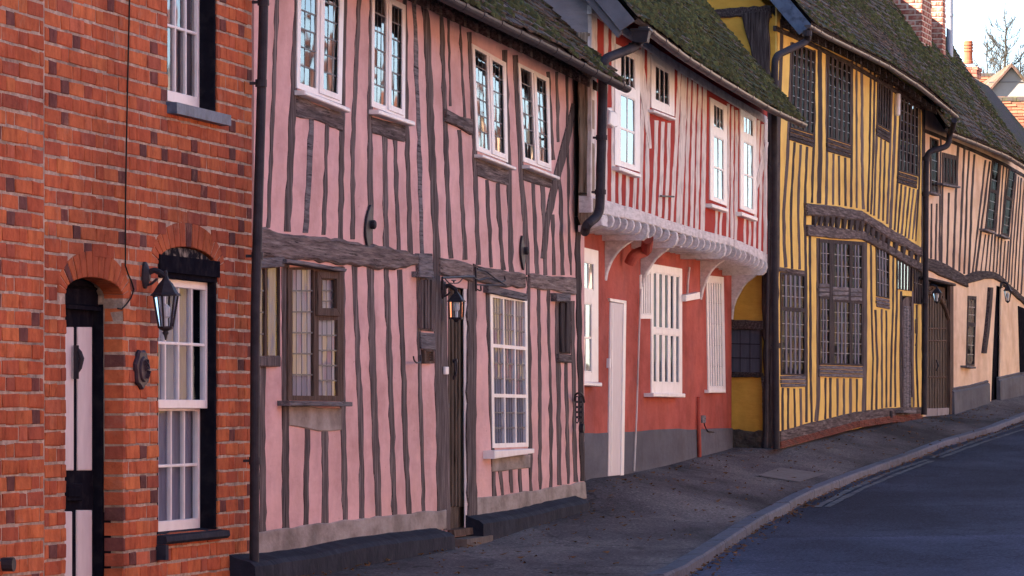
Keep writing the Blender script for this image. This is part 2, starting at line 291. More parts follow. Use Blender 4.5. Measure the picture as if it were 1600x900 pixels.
def inset(poly, k):
    n = len(poly); out = []
    ar = sum(poly[i][0]*poly[(i+1)%n][1]-poly[(i+1)%n][0]*poly[i][1] for i in range(n)); sg = 1 if ar > 0 else -1
    for i in range(n):
        a, b, c = Vector(poly[i-1]), Vector(poly[i]), Vector(poly[(i+1)%n])
        e1, e2 = (b-a), (c-b)
        if e1.length < 1e-6 or e2.length < 1e-6: out.append(tuple(b)); continue
        e1.normalize(); e2.normalize()
        n1, n2 = Vector((-e1.y, e1.x))*sg, Vector((-e2.y, e2.x))*sg
        m = n1+n2
        if m.length < .3: out.append(tuple(b)); continue
        m.normalize(); out.append(tuple(b + m*(k/max(.5, m.dot(n1)))))
    return out
def prism(mb, fr, poly, d0, d1, ch=.005):        # poly in uv, from depth d0 out to d1 with a chamfered front
    n = len(poly)
    ar = sum(poly[i][0]*poly[(i+1)%n][1]-poly[(i+1)%n][0]*poly[i][1] for i in range(n))
    if ar < 0: poly = poly[::-1]
    r0 = [fr.L(u, v, d0) for u, v in poly]
    fs = []
    if ch:
        r1 = [fr.L(u, v, d1-ch) for u, v in poly]; r2 = [fr.L(u, v, d1) for u, v in inset(poly, ch)]
        vs = r0+r1+r2
        for i in range(n):
            j = (i+1) % n; fs += [(i,j,n+j,n+i), (n+i,n+j,2*n+j,2*n+i)]
        fs.append(tuple(range(2*n, 3*n)))
    else:
        vs = r0+[fr.L(u, v, d1) for u, v in poly]
        for i in range(n): j = (i+1) % n; fs.append((i,j,n+j,n+i))
        fs.append(tuple(range(n, 2*n)))
    fs.append(tuple(range(n-1, -1, -1)))
    mb.add(vs, fs)
def pxprism(mb, fr, pts, d0, d1, ch=.005):
    prism(mb, fr, [fr.uv(x, y, d1) for x, y in pts], d0, d1, ch)
def resamp(pts, step):
    out = []
    for i in range(len(pts)-1):
        a, b = pts[i], pts[i+1]; k = max(1, int(math.dist(a[:2], b[:2])/step))
        for j in range(k): t = j/k; out.append(tuple(a[q]+(b[q]-a[q])*t for q in range(len(a))))
    out.append(tuple(pts[-1])); return out
def strip_poly(pts, w, jit=.6, step=16):
    pts = [(p[0], p[1], (p[2] if len(p) > 2 else w)) for p in pts]; pts = resamp(pts, step)
    L, R = [], []
    ph = random.random()*100
    for i, (x, y, ww) in enumerate(pts):
        a = pts[max(0,i-1)]; b = pts[min(len(pts)-1,i+1)]; tx, ty = b[0]-a[0], b[1]-a[1]; q = math.hypot(tx,ty) or 1
        nx, ny = -ty/q, tx/q
        j1 = noise.noise(Vector((ph, y*.05, x*.05)))*jit*2.2+random.uniform(-jit,jit)*.45
        j2 = noise.noise(Vector((ph+9, y*.05, x*.05)))*jit*2.2+random.uniform(-jit,jit)*.45
        L.append((x+nx*(ww/2+j1), y+ny*(ww/2+j1))); R.append((x-nx*(ww/2+j2), y-ny*(ww/2+j2)))
    return L+R[::-1]
def stud(root, fr, pts, w, d=.006, m='stud', name='stud', jit=.6, d0=-.03, step=16, **k):
    mb = MB(); pxprism(mb, fr, strip_poly(pts, w, jit, step), d0, d, .003); return mb.build(name, m, root, **k)
def rough_poly(top, bot, jit=1.0, step=14):
    T = resamp(top, step); B = resamp(bot, step)
    jj = lambda p: (p[0], p[1]+random.uniform(-jit, jit))
    T = [T[0]]+[jj(p) for p in T[1:-1]]+[T[-1]]; B = [B[0]]+[jj(p) for p in B[1:-1]]+[B[-1]]
    return T+B[::-1]
def beam(root, fr, top, bot, d=.012, m='beam', name='beam', jit=1.0, d0=-.03, step=14, ch=.006, **k):
    mb = MB(); pxprism(mb, fr, rough_poly(top, bot, jit, step), d0, d, ch); return mb.build(name, m, root, **k)
def plate(root, fr, pts, d, m, name, d0=-.03, ch=.004, **k):
    mb = MB(); pxprism(mb, fr, pts, d0, d, ch); return mb.build(name, m, root, **k)
def tube(mb, pts, r, n=10, cap=True, half=False):
    pts = [Vector(p) for p in pts]; rings = []
    up = None
    for i, p in enumerate(pts):
        a = pts[max(0,i-1)]; b = pts[min(len(pts)-1,i+1)]; t = (b-a).normalized()
        if up is None: up = t.orthogonal().normalized() if abs(t.z) > .9 else Vector((0,0,1))
        s = t.cross(up)
        if s.length < 1e-4: s = t.orthogonal()
        s.normalize(); up = s.cross(t).normalized()
        rr = r[i] if isinstance(r, (list, tuple)) else r
        rings.append([p + (s*cos(2*pi*k/n)+up*sin(2*pi*k/n))*rr for k in range(n)])
    vs = [v for R in rings for v in R]; fs = []
    for i in range(len(rings)-1):
        for k in range(n): k2 = (k+1) % n; fs.append((i*n+k, i*n+k2, (i+1)*n+k2, (i+1)*n+k))
    if cap: fs += [tuple(range(n-1,-1,-1)), tuple(range((len(rings)-1)*n, len(rings)*n))]
    mb.add(vs, fs)
def smoothpath(pts, r=.06, k=5):
    pts = [Vector(p) for p in pts]; out = [pts[0]]
    for i in range(1, len(pts)-1):
        a, b, c = pts[i-1], pts[i], pts[i+1]
        p0 = b+(a-b).normalized()*min(r, (a-b).length*.45); p2 = b+(c-b).normalized()*min(r, (c-b).length*.45)
        for j in range(k+1): t = j/k; out.append(p0*(1-t)**2+b*2*t*(1-t)+p2*t*t)
    out.append(pts[-1]); return out
def box(mb, c, hx, hy, hz, rot=None):
    vs = [Vector((x*hx, y*hy, z*hz)) for z in (-1,1) for y in (-1,1) for x in (-1,1)]
    if rot is not None: vs = [rot @ v for v in vs]
    mb.add([Vector(c)+v for v in vs], [(0,2,3,1),(4,5,7,6),(0,1,5,4),(2,6,7,3),(0,4,6,2),(1,3,7,5)])
def cross(mb, fr, prof, u0, u1):        # profile in (d, v), run along the wall from u0 to u1
    n = len(prof); vs = [fr.L(u0, v, d) for d, v in prof]+[fr.L(u1, v, d) for d, v in prof]
    mb.add(vs, [(i, (i+1) % n, n+(i+1) % n, n+i) for i in range(n)]+[tuple(range(n-1,-1,-1)), tuple(range(n, 2*n))])
def holed_wall(mb, fr, outer, holes, d=0, thick=.14):
    loops = [outer]+holes
    flat = [p for lp in loops for p in lp]
    tris = tessellate_polygon([[Vector((u, v, 0)) for u, v in lp] for lp in loops])
    mb.add([fr.L(u, v, d) for u, v in flat], [tuple(t) for t in tris])
    mb.add([fr.L(u, v, d-thick) for u, v in flat], [tuple(t) for t in tris])
    for lp in loops:
        for i in range(len(lp)):
            a, b = lp[i], lp[(i+1) % len(lp)]
            mb.quad(fr.L(*a, d), fr.L(*b, d), fr.L(*b, d-thick), fr.L(*a, d-thick))
def downpipe(root, fr, pts, wpx, d=.09, m='iron', clips=(), name='downpipe'):
    P = [fr.P(x, y, (p[0] if p else d)) for x, y, *p in pts]
    sc = P[0].y/F; mb = MB(); r = wpx*sc/2; P2 = smoothpath(P, .09)
    tube(mb, P2, r, 14)
    for (x, y, *p) in clips:
        dd = p[0] if p else d
        c = fr.P(x, y, dd); q = Vector((0,0,.022)); tube(mb, [c-q, c+q], r*1.22, 14)
        mb2 = fr.P(x, y, dd); box(mb, mb2-fr.n*(dd*.5), .02, .02, .008)
    return mb.build(name, m, root, smooth=False)
# ---- windows
def window(root, fr, quad, lights, m='white', d=.014, gd=None, glass='glass', curtain=None, ccol='curtain', back=-.02, barw=.018, sill=None,
           holes=None, thin=0, name='window', lead='lead', casement=True, tilt=.02, label=None, slatm=None, cd_=-.12):
    q = [fr.uv(x, y, d) for x, y in quad]
    def B(s, t):
        a = [q[0][i]+(q[1][i]-q[0][i])*s for i in (0,1)]; b = [q[3][i]+(q[2][i]-q[3][i])*s for i in (0,1)]
        return (a[0]+(b[0]-a[0])*t, a[1]+(b[1]-a[1])*t)
    gd = d-.010 if gd is None else gd; cd_ = gd-.014
    W_ = math.dist(B(0,.5), B(1,.5)); H_ = math.dist(B(.5,0), B(.5,1))
    ss = sorted({0.0,1.0}|{l[0] for l in lights}|{l[2] for l in lights}); ts = sorted({0.0,1.0}|{l[1] for l in lights}|{l[3] for l in lights})
    mb = MB()
    # frame as one holed plate
    outer = [B(0,1), B(1,1), B(1,0), B(0,0)]
    hl = [[B(l[0],l[3]), B(l[0],l[1]), B(l[2],l[1]), B(l[2],l[3])] for l in lights]
    holed_wall(mb, fr, outer, hl, d, d-back)
    w = mb.build(name, m, root)
    if label: w['label'] = label
    if holes is not None:
        e = .06; holes.append([fr.uv(*p) for p in [(quad[i][0]+(sum(x[0] for x in quad)/4-quad[i][0])*e, quad[i][1]+(sum(x[1] for x in quad)/4-quad[i][1])*e*.5) for i in (3,2,1,0)]])
    for (s0,t0,s1,t1,nc,nr,style) in lights:
        lw, lh = W_*(s1-s0), H_*(t1-t0)
        R = lambda a,b,c,e_: [B(a,e_), B(c,e_), B(c,b), B(a,b)]
        sm = MB()
        if style in ('bar','slat') and casement:     # inner moulding of the sash
            k1, k2 = .014/lw*(s1-s0), .014/lh*(t1-t0)
            for r_ in (R(s0,t0,s1,t0+k2), R(s0,t1-k2,s1,t1), R(s0,t0+k2,s0+k1,t1-k2), R(s1-k1,t0+k2,s1,t1-k2)): prism(sm, fr, r_, gd-.01, d-.003, .002)
        bw = barw/lw*(s1-s0); bh = barw/lh*(t1-t0)
        if style == 'slat':
            slw = (s1-s0)/(2.0*nc+1)
            xs = [s0+slw*(2*i+1) for i in range(nc)]
            if thin: pit = (s1-s0)/(nc+1); slw = pit*thin; xs = [s0+pit*(i+1)-slw/2 for i in range(nc)]
            for x in xs: prism(sm, fr, R(x, t0, x+slw, t1), gd-.01, d-.003, .003)
        else:
            if style == 'lead': bw, bh = .008/lw*(s1-s0), .010/lh*(t1-t0)
            f = gd+.003 if style == 'lead' else d-.004; g0 = gd-.001 if style == 'lead' else gd-.010
            for i in range(1, nc): x = s0+(s1-s0)*i/nc; prism(sm, fr, R(x-bw/2, t0, x+bw/2, t1), g0, f-.001, 0)
            for j in range(1, nr): y = t0+(t1-t0)*j/nr; prism(sm, fr, R(s0, y-bh/2, s1, y+bh/2), g0, f, 0)
        if sm.v: sm.build({'bar':'glazing_bar','lead':'leading','slat':'mullion'}[style], (slatm or m) if style != 'lead' else lead, w)
        if style == 'slat':
            g = MB(); a = R(s0,t0,s1,t1); g.add([fr.L(u,v,gd) for u,v in a], [(0,1,2,3)]); g.build('pane', glass, w)
            if nr > 1:
                g = MB()
                for j in range(1, nr): y = t0+(t1-t0)*j/nr; prism(g, fr, R(s0, y-.004/lh*(t1-t0), s1, y+.004/lh*(t1-t0)), gd-.003, gd+.005, 0)
                g.build('leading', 'cameL', w)
        else:
            g = MB(); k = 0
            for i in range(nc):
                for j in range(nr):
                    a = R(s0+(s1-s0)*i/nc, t0+(t1-t0)*j/nr, s0+(s1-s0)*(i+1)/nc, t0+(t1-t0)*(j+1)/nr)
                    pw, ph = lw/nc, lh/nr
                    tx, ty = random.gauss(0, tilt)*pw, random.gauss(0, tilt)*ph
                    tx = max(-.0006, min(.0006, tx)); ty = max(-.0009, min(.0009, ty))
                    dd = [-tx-ty, tx-ty, tx+ty, -tx+ty]
                    g.add([fr.L(u,v,gd+e) for (u,v),e in zip(a,dd)], [(0,1,2,3)])
                    if style == 'bar': g.build('pane', glass, w); g = MB()
            if style == 'lead': g.build('leaded_glass', glass, w, kind='stuff')
        if curtain:
            g = MB(); n = 36; v0 = B((s0+s1)/2, t1)[1]
            spans = {'full': [(0,1)], 'sides': [(0,.3),(.7,1)], 'left': [(0,.45)], 'right': [(.55,1)]}[curtain]
            for (a0,a1) in spans:
                top, bot = [], []
                for i in range(n+1):
                    s = s0+(s1-s0)*(a0+(a1-a0)*i/n); s += .10/W_; off = cd_+.005*sin(i*1.5+s*20)+.002*sin(i*3.1)
                    u, v = B(s, t0); top.append(fr.L(u, v+.04, off)); u2, v2 = B(s, t1); bot.append(fr.L(u2, v2-.04, off*1.05))
                g.add(top+bot, [(i, i+1, n+2+i, n+1+i) for i in range(n)])
            g.build('curtain', ccol, w, smooth=True)
    if sill:
        x0,y0,x1,y1,h,ds = sill; sm = MB(); pxprism(sm, fr, [(x0,y0),(x1,y1),(x1,y1+h),(x0,y0+h)], -.02, ds, .006); sm.build('sill', m, w)
    return w
# ---- roofs
def wtop(fr, eave_px, dov, pitch, u): return lerp_line([fr.uv(x, y, dov) for x, y in eave_px], u)+.05+dov*tan(radians(pitch))-.10
def lerp_line(pts, x):
    if x <= pts[0][0]: a, b = pts[0], pts[1]
    elif x >= pts[-1][0]: a, b = pts[-2], pts[-1]
    else:
        for i in range(len(pts)-1):
            if pts[i][0] <= x <= pts[i+1][0]: a, b = pts[i], pts[i+1]; break
    t = (x-a[0])/((b[0]-a[0]) or 1); return a[1]+(b[1]-a[1])*t
def roof(root, fr, eave_px, dov, pitch, depth, u0, u1, m, moss=0, mseed=0, lift=.05, backv=None, gw=.06, gauge=.105, tw=.17, mossy=1.0, backm=None):
    ev = [fr.uv(x, y, dov) for x, y in eave_px]; al = radians(pitch); ca, sa = cos(al), sin(al)
    L = depth/ca
    vE = lambda u: lerp_line(ev, u)+lift
    P = lambda u, b, h=0: fr.L(u, vE(u)+b*sa+h*ca+.03*noise.noise(Vector((u*.35+mseed, b*.5, 1.3))), dov+.02-b*ca+h*sa)
    mb = MB(); b = 0; row = 0
    nu = int((u1-u0)/tw)
    while b < L:
        off = (row % 2)*tw*.5
        for i in range(-1, nu+1):
            a0 = max(u0, u0+i*tw+off); a1 = min(u1, u0+(i+1)*tw+off-.006)
            if a1-a0 < .03: continue
            mb.t = random.random(); l0 = b+random.uniform(-.012,.012); l1 = b+gauge*1.6; h = random.uniform(.0,.018); h2 = h+random.uniform(-.007,.010)
            v = [P(a0,l0,.020+h), P(a1,l0,.020+h2), P(a1,l1,.002), P(a0,l1,.002), P(a0,l0,.002+h), P(a1,l0,.002+h2)]
            mb.add(v, [(0,1,2,3), (4,5,1,0), (4,0,3), (1,5,2)])
        b += gauge; row += 1
    r = mb.build('roof', m, root, kind='stuff')
    # battened underside, back slope, ridge
    mb = MB(); nn = 16
    for i in range(nn):
        a, c = u0+(u1-u0)*i/nn, u0+(u1-u0)*(i+1)/nn
        mb.quad(P(a,0,-.01), P(c,0,-.01), P(c,L,-.01), P(a,L,-.01)); mb.quad(P(a,0,-.05), P(c,0,-.05), P(c,L,-.05), P(a,L,-.05))
        mb.quad(P(a,0,-.01), P(c,0,-.01), P(c,0,-.05), P(a,0,-.05))
    mb.build('roof_underside', 'dbeam', root)
    mb = MB(); nn = 10
    for i in range(nn):
        a, c = u0+(u1-u0)*i/nn, u0+(u1-u0)*(i+1)/nn
        pa, pc = P(a,L), P(c,L); bd = backv or depth
        qa = pa-fr.n*bd; qc = pc-fr.n*bd; qa.z -= bd*tan(al)*(depth/bd); qc.z -= bd*tan(al)*(depth/bd)
        mb.quad(pa, pc, qc, qa)
    mb.build('back_roof_slope', backm or m, root)
    mb = MB(); u = u0
    while u < u1:
        e = min(u+.3, u1); tube(mb, [P(u,L,.0)+Vector((0,0,-.03)), P(e-.01,L,.0)+Vector((0,0,-.03))], .09, 8); u += .3
    mb.build('ridge_tile', 'roofC', root, kind='stuff')
    if moss:
        mb = MB(); cnt = 0; tries = 0
        while cnt < moss and tries < moss*8:
            tries += 1
            u = random.uniform(u0, u1); b = random.uniform(-.02, min(L, 3.6))
            dn = 1.3*noise.noise(Vector((u*.55+mseed, b*.8, 0)))+.9*noise.noise(Vector((u*2.2+mseed, b*2.6, 4)))
            if dn < random.uniform(-.12,.22)-(mossy-1)*1.1: continue
            c = P(u, b, .015); rr = random.uniform(.014,.045)*(1+.5*max(0,dn)); hh = rr*random.uniform(.3,.9)
            k = 6; a0 = random.random()*6; ring = []
            for q in range(k):
                an = a0+q*2*pi/k; r2 = rr*random.uniform(.65,1.15)
                ring.append(c+fr.t*(cos(an)*r2)+(fr.n*ca-Vector((0,0,sa)))*(sin(an)*r2))
            topv = c+(fr.n*sa+Vector((0,0,ca)))*hh
            mid = [(p*.45+topv*.55)+(fr.n*sa+Vector((0,0,ca)))*hh*.22 for p in ring]
            mb.add(ring+mid+[topv], [(q,(q+1)%k,k+(q+1)%k,k+q) for q in range(k)]+[(k+q,k+(q+1)%k,2*k) for q in range(k)]); cnt += 1
        mb.build('roof_moss', 'moss', root, kind='stuff')
    return P, L, vE
def gutter(root, fr, px, d, rpx, m='gutter', joints=10):
    P = [fr.P(x, y, d) for x, y in px]
    P2 = []
    for i in range(len(P)-1):
        for j in range(8): P2.append(P[i].lerp(P[i+1], j/8))
    P2.append(P[-1]); P2 = [P2[0]]+[(P2[i-1]+P2[i]*2+P2[i+1])/4 for i in range(1, len(P2)-1)]+[P2[-1]]
    mb = MB()
    r = rpx*P[0].y/F
    def halfpipe(A, r, t=.006, n=9):
        vs = []; fs = []
        for p in A:
            for k in range(n): a = pi+pi*k/(n-1); vs.append(p+fr.n*cos(a)*r+Vector((0,0,sin(a)*r+r*.6)))
            for k in range(n): a = 2*pi-pi*k/(n-1); vs.append(p+fr.n*cos(a)*(r-t)+Vector((0,0,sin(a)*(r-t)+r*.6)))
        N = 2*n
        for i in range(len(A)-1):
            for k in range(N): k2 = (k+1) % N; fs.append((i*N+k, i*N+k2, (i+1)*N+k2, (i+1)*N+k))
        fs.append(tuple(range(n))); fs.append(tuple((len(A)-1)*N+k for k in range(n)))
        mb.add(vs, fs)
    halfpipe(P2, r)
    tot = len(P2)
    for i in range(joints):
        f = (i+.5)/joints*(tot-1); a = P2[int(f)]; b = P2[min(tot-1, int(f)+1)]; c = a.lerp(b, f-int(f)); t = (b-a).normalized()
        halfpipe([c-t*.045, c+t*.045], r*1.12, .012)
    return mb.build('gutter', m, root, smooth=False)
# ------------------------------------------------------------------ facade planes (one per house, chained along the street)
FB = facade(100, 20.0, 2250)
def at_z(fr, z):                          # X (base units) of the plane at depth z
    k = (z*S-fr.o.y)/fr.t.y; return (fr.o.x+fr.t.x*k)/S
def z_at(fr, px, d=0): return fr.P(px, HY, d).y/S
zb = z_at(FB, 397); FP = facade(397, zb, 2150)
FRu = facade(925, 32.4, 2060)            # red house, jettied upper storey
FRl = facade(1143, 43.2, 2002)           # red house, lower wall
FY = facade(1214, 43.2, 2290)
zy = z_at(FY, 1443); FG = facade(1443, zy, 2500)
U = lambda fr, px, d=0: fr.uv(px, HY, d)[0]
def side(fr, px, d=0):                    # plane across the facade at this point, facing down the street
    p = fr.P(px, HY, d); return Fr(p.x, p.y, fr.n.x, fr.n.y)
def side_u(fr, u):
    p = fr.L(u, 0, 0); return Fr(p.x, p.y, fr.n.x, fr.n.y)
# ------------------------------------------------------------------ ground
def interp(tab, z):
    if z <= tab[0][0]: return tab[0][1]
    for (a, va), (b, vb) in zip(tab, tab[1:]):
        if z <= b: t = (z-a)/(b-a); return va+(vb-va)*t
    return tab[-1][1]
WALLH = [(-30,1.75),(0,1.30),(18,.985),(22.8,.928),(27.65,.897),(28.6,.885),(32.4,.752),(33.2,.65),(34.2,.55),(36.1,.545),(38.6,.502),(40.5,.45),(43.2,.385),(44.6,.335),(48.3,.232),(51,.155),(54,.10),(57,.068),(60.5,-.10),(64,-.225),(72,-.5),(120,-1.6)]
KERBH = [(-30,1.85),(0,1.38),(20,1.01),(25,.955),(28,.918),(32,.845),(35,.785),(40,.65),(45,.50),(50,.34),(55,.17),(60,.02),(66,-.17),(72,-.4),(120,-1.5)]
def solve_z(py, tab, add=0):
    lo, hi = 5.0, 110.0
    for _ in range(50):
        m = (lo+hi)/2
        if (py-HY)/F*m < interp(tab, m)+add: lo = m
        else: hi = m
    return (lo+hi)/2
KPX = [(1060,895),(1112,861),(1157,831),(1199,805),(1259,773),(1319,749),(1379,726),(1424,711),(1480,689),(1555,668),(1596,651)]
KB = []
for x, y in KPX:
    z = solve_z(y, KERBH); KB.append((z, (x-800)/F*z))
def face_x(z):
    for fr, a in ((FB, zb), (FP, 32.6), (FRl, 43.2), (FY, zy)):
        if z < a: return at_z(fr, z)
    return at_z(FG, z)
KB = [(-30, at_z(FB,-30)+1.95), (18, at_z(FB,18)+1.95)]+KB
KB += [(66, KB[-1][1]+(66-KB[-1][0])*.2), (120, KB[-1][1]+(120-KB[-1][0])*.24)]
kx = lambda z: interp(KB, z)
def Wp(X, z, h): return Vector((X*S, z*S, CAMZ-h*S))
def pave_pt(z, t):                        # t=0 wall, 1 kerb inner edge
    a, b = face_x(z), kx(z)-.12; h = interp(WALLH, z)*(1-t)+interp(KERBH, z)*t
    return Wp(a*(1-t)+b*t, z, h)
def ground_h(X, z):
    a, b = face_x(z), kx(z); t = max(0, min(1, (X-a)/(b-a)))
    return interp(WALLH, z)*(1-t)+interp(KERBH, z)*t
zs = [-30,-20,-10,0,6,12,16]+[18+.4*i for i in range(125)]+[70,75,80,90,100,120]
mb = MB(); ts = [-.9,-.4,0,.12,.25,.4,.55,.7,.85,1.0]; g = []
for z in zs:
    for t in ts:
        p = pave_pt(z, t) if t >= 0 else pave_pt(z, 0)+Vector((t*2.2, 0, 0))
        if 0 < t < 1: p.z += .012*noise.noise(p*.8)
        g.append(p)
n = len(ts)
mb.add(g, [(i*n+k, i*n+k+1, (i+1)*n+k+1, (i+1)*n+k) for i in range(len(zs)-1) for k in range(n-1)])
pavement = mb.build('pavement', 'pave', None, smooth=True, kind='structure')
mb = MB(); g = []; ts = [0,.05,.3,1,2,3.2,4.6,6,7.4]
for z in zs:
    for t in ts:
        p = Wp(kx(z)-.06+t, z, interp(KERBH, z)+.062-.03*min(1,t/2)+.018*max(0, t-3)); p.z += .008*noise.noise(p*.7); g.append(p)
n = len(ts)
mb.add(g, [(i*n+k, i*n+k+1, (i+1)*n+k+1, (i+1)*n+k) for i in range(len(zs)-1) for k in range(n-1)])
road = mb.build('road', 'road', None, smooth=True, kind='structure')
# far pavement and the ground all round
mb = MB(); g = []
for z in zs:
    for t in (7.25, 7.35, 12): g.append(Wp(kx(z)+t, z, interp(KERBH, z)+(.13 if t == 7.25 else .0)))
mb.add(g, [(i*3+k, i*3+k+1, (i+1)*3+k+1, (i+1)*3+k) for i in range(len(zs)-1) for k in (0,1)])
mb.build('far_pavement', 'pave', None, kind='structure')
mb = MB(); mb.quad(Vector((-3000,-3000,-2.2)), Vector((3000,-3000,-2.2)), Vector((3000,3000,-2.2)), Vector((-3000,3000,-2.2)))
M['earth'] = mat('dark_earth', (.05,.06,.03),(.09,.10,.05), scale=.1, bump=0)
mb.build('ground', 'earth', None, kind='structure')
# kerb stones
kpath = []; z = 14.0
while z < 66: kpath.append(z); z += .02
acc = 0; last = kpath[0]; k = 0
def kp(z, off, h): return Wp(kx(z)+off, z, interp(KERBH, z)+h)
stops = [kpath[0]]; Lk = 2.6
for a in kpath[1:]:
    if (kp(a,0,0)-kp(stops[-1],0,0)).length > Lk: stops.append(a); Lk = random.uniform(2.2,2.9)
for a, b in zip(stops, stops[1:]):
    b2 = b-.035; mb = MB(); e = random.uniform(-.006,.006); mz = (a+b2)/2
    ring = lambda z: [kp(z,-.125,-.006+e/2), kp(z,-.012,-.010+e), kp(z,.0,.004+e), kp(z,.006,.16), kp(z,-.125,.16)]
    r0, r1, r2 = ring(a), ring(mz), ring(b2)
    mb.add(r0+r1+r2, [(q,(q+1)%5,5+(q+1)%5,5+q) for q in range(5)]+[(5+q,5+(q+1)%5,10+(q+1)%5,10+q) for q in range(5)]+[(4,3,2,1,0),(10,11,12,13,14)])
    mb.build('kerb_stone', 'kerb', pavement)
# double lines at the road edge
def road_pt(x, y):
    z = solve_z(y, KERBH, .032); X = (x-800)/F*z
    return Wp(X, z, interp(KERBH, z)+.062-.03*min(1, (X-kx(z)+.06)/2)-.006)
def line(pts, w):
    P = [road_pt(*p) for p in resamp(pts, 6)]; mb = MB(); L, R = [], []
    for i, p in enumerate(P):
        t = (P[min(len(P)-1,i+1)]-P[max(0,i-1)]).normalized(); s = Vector((t.y,-t.x,0)).normalized()
        L.append(p-s*w*(.5+random.uniform(-.15,.12))); R.append(p+s*w*(.5+random.uniform(-.15,.12)))
    n = len(P); mb.add(L+R, [(i, n+i, n+i+1, i+1) for i in range(n-1)])
    mb.build('road_marking', 'mark', None, kind='structure')
line([(1277,788),(1330,760),(1390,734),(1449,715)], .07); line([(1292,788),(1345,761),(1400,738),(1456,717)], .07)
line([(1456,712),(1480,703),(1520,688),(1560,673),(1600,660)], .07); line([(1470,712),(1500,701),(1540,687),(1600,668)], .07)
mb = MB(); mb.add([pave_pt(z_, t_)+Vector((0,0,.006)) for z_, t_ in ((38.9,.58),(38.9,.88),(40.7,.90),(40.7,.58))], [(0,1,2,3)])
M['cover'] = mat('concrete_cover', (.13,.11,.10),(.20,.17,.16), scale=9, bump=.4)
mb.build('access_cover', 'cover', pavement)

# fallen leaves and grit
mb = MB()
for i in range(1500):
    z = random.uniform(19, 60); side_ = random.random()
    if side_ < .5: X = kx(z)+random.uniform(.02,.25)*random.random(); h = interp(KERBH, z)+.062
    elif side_ < .8: t = random.random()**2.5; X = face_x(z)+.15+t*1.2; h = ground_h(X, z)
    else: X = face_x(z)+random.uniform(.1,1.5); h = ground_h(X, z)
    if X > kx(z)-.02 and side_ >= .5: continue
    if z < 33 and X < face_x(z)+.14: continue
    p = Wp(X, z, h)+Vector((0,0,.012)); a = random.random()*6.28; r = random.uniform(.010,.045)*(.6+.4*random.random())
    c, s_ = cos(a), sin(a); w = .5
    mb.add([p+Vector((c*r, s_*r, random.uniform(0,.02))), p+Vector((-s_*r*w, c*r*w, .006)), p+Vector((-c*r,-s_*r,random.uniform(0,.02))), p+Vector((s_*r*w,-c*r*w,.0))], [(0,1,2,3)])
mb.build('fallen_leaves', 'leaf', None, kind='stuff')
def gz(px, fr): z = z_at(fr, px); return CAMZ-interp(WALLH, z)*S
def body(root, fr, u0, u1, depth, vt, vb, m, ridge_d=None, ridge_v=None, thick=.021, sides=(1,1)):
    mb = MB()
    for k, u in enumerate((u0, u1)):
        if not sides[k]: continue
        w = .12 if k == 0 else -.12
        prof = [(-thick, vb), (-depth, vb), (-depth, vt)]+([(-ridge_d, ridge_v)] if ridge_d else [])+[(-thick, vt)]
        cross(mb, fr, prof, u, u+w)
    mb.build('side_wall', m, root)
    mb = MB(); cross(mb, fr, [(-depth, vb), (-depth-.12, vb), (-depth-.12, vt), (-depth, vt)], u0, u1); mb.build('back_wall', m, root)
    mb = MB(); cross(mb, fr, [(-.021, vt-.25), (-depth, vt-.25), (-depth, vt-.31), (-.021, vt-.31)], u0+.13, u1-.13); mb.build('ceiling_baffle', 'dark', root)  # slab added under the eaves to block sky leaking through the house
    mb = MB(); cross(mb, fr, [(-thick-.7, vb), (-thick-.78, vb), (-thick-.78, vt), (-thick-.7, vt)], u0+.13, u1-.13); mb.build('dark_backing_wall', 'dark', root)  # dark backing added behind the glass so the rooms look unlit
# ================================================================== BRICK HOUSE
uB1 = U(FB, 394); uB0 = -9.0
HB = house('brick_house', 'orange red brick house at the left with white sash windows', FB, gz(100, FB))
vB = CAMZ-1.6*S
PITCH = 25.0*20*S/F*1.0; PER = U(FB, 136.6)-U(FB, 100)
# openings: (px left, px right) and spring/apex heights
dl, dr = U(FB,103), U(FB,193); dsp = FB.uv(148,463)[1]; dap = FB.uv(145,433)[1]
wl, wr = U(FB,247.5), U(FB,341); wsp = FB.uv(300,419)[1]; wap = FB.uv(295,386)[1]; wbt = FB.uv(300,836)[1]
xl, xr = U(FB,262), U(FB,340); xbt = FB.uv(300,166)[1]; xtp = xbt+1.75
def arch(u, l, r, sp, ap, grow=0):
    c = (l+r)/2; a = (r-l)/2+grow; k = max(0, 1-((u-c)/a)**2)
    return sp+(ap-sp+grow)*math.sqrt(k)**.9
def in_open(u, v, pad=0):
    if dl-pad < u < dr+pad and v < arch(u, dl, dr, dsp, dap): return True
    if wl-pad < u < wr+pad and wbt < v < arch(u, wl, wr, wsp, wap): return True
    return xl-pad < u < xr+pad and xbt < v < xtp
RING = .125*S
# mortar backing with arched openings
def arch_hole(l, r, bt, sp, ap, n=14, e=.02):
    return [(l-e, bt), (r+e, bt)]+[(l+(r-l)*k/n, arch(l+(r-l)*k/n, l, r, sp, ap)+e) for k in range(n, -1, -1)]
mb = MB(); vtop = 6.6
holed_wall(mb, FB, [(uB0, vB), (uB1, vB), (uB1, vtop), (uB0, vtop)],
    [arch_hole(dl, dr, vB+.05, dsp, dap), arch_hole(wl, wr, wbt, wsp, wap), [(xl-.004,xbt),(xr+.004,xbt),(xr+.004,xtp),(xl-.004,xtp)]], d=-.004, thick=.28)
mb.build('wall', 'mortar', HB)
body(HB, FB, uB0, uB1, 5.6, vtop, vB, 'brickN', 2.9, vtop+2.6, thick=.30)
roof(HB, FB, [(100, -420), (400, -420)], .25, 42, 2.9, uB0-.1, uB1+.05, 'roofC', gauge=.3, tw=.4)
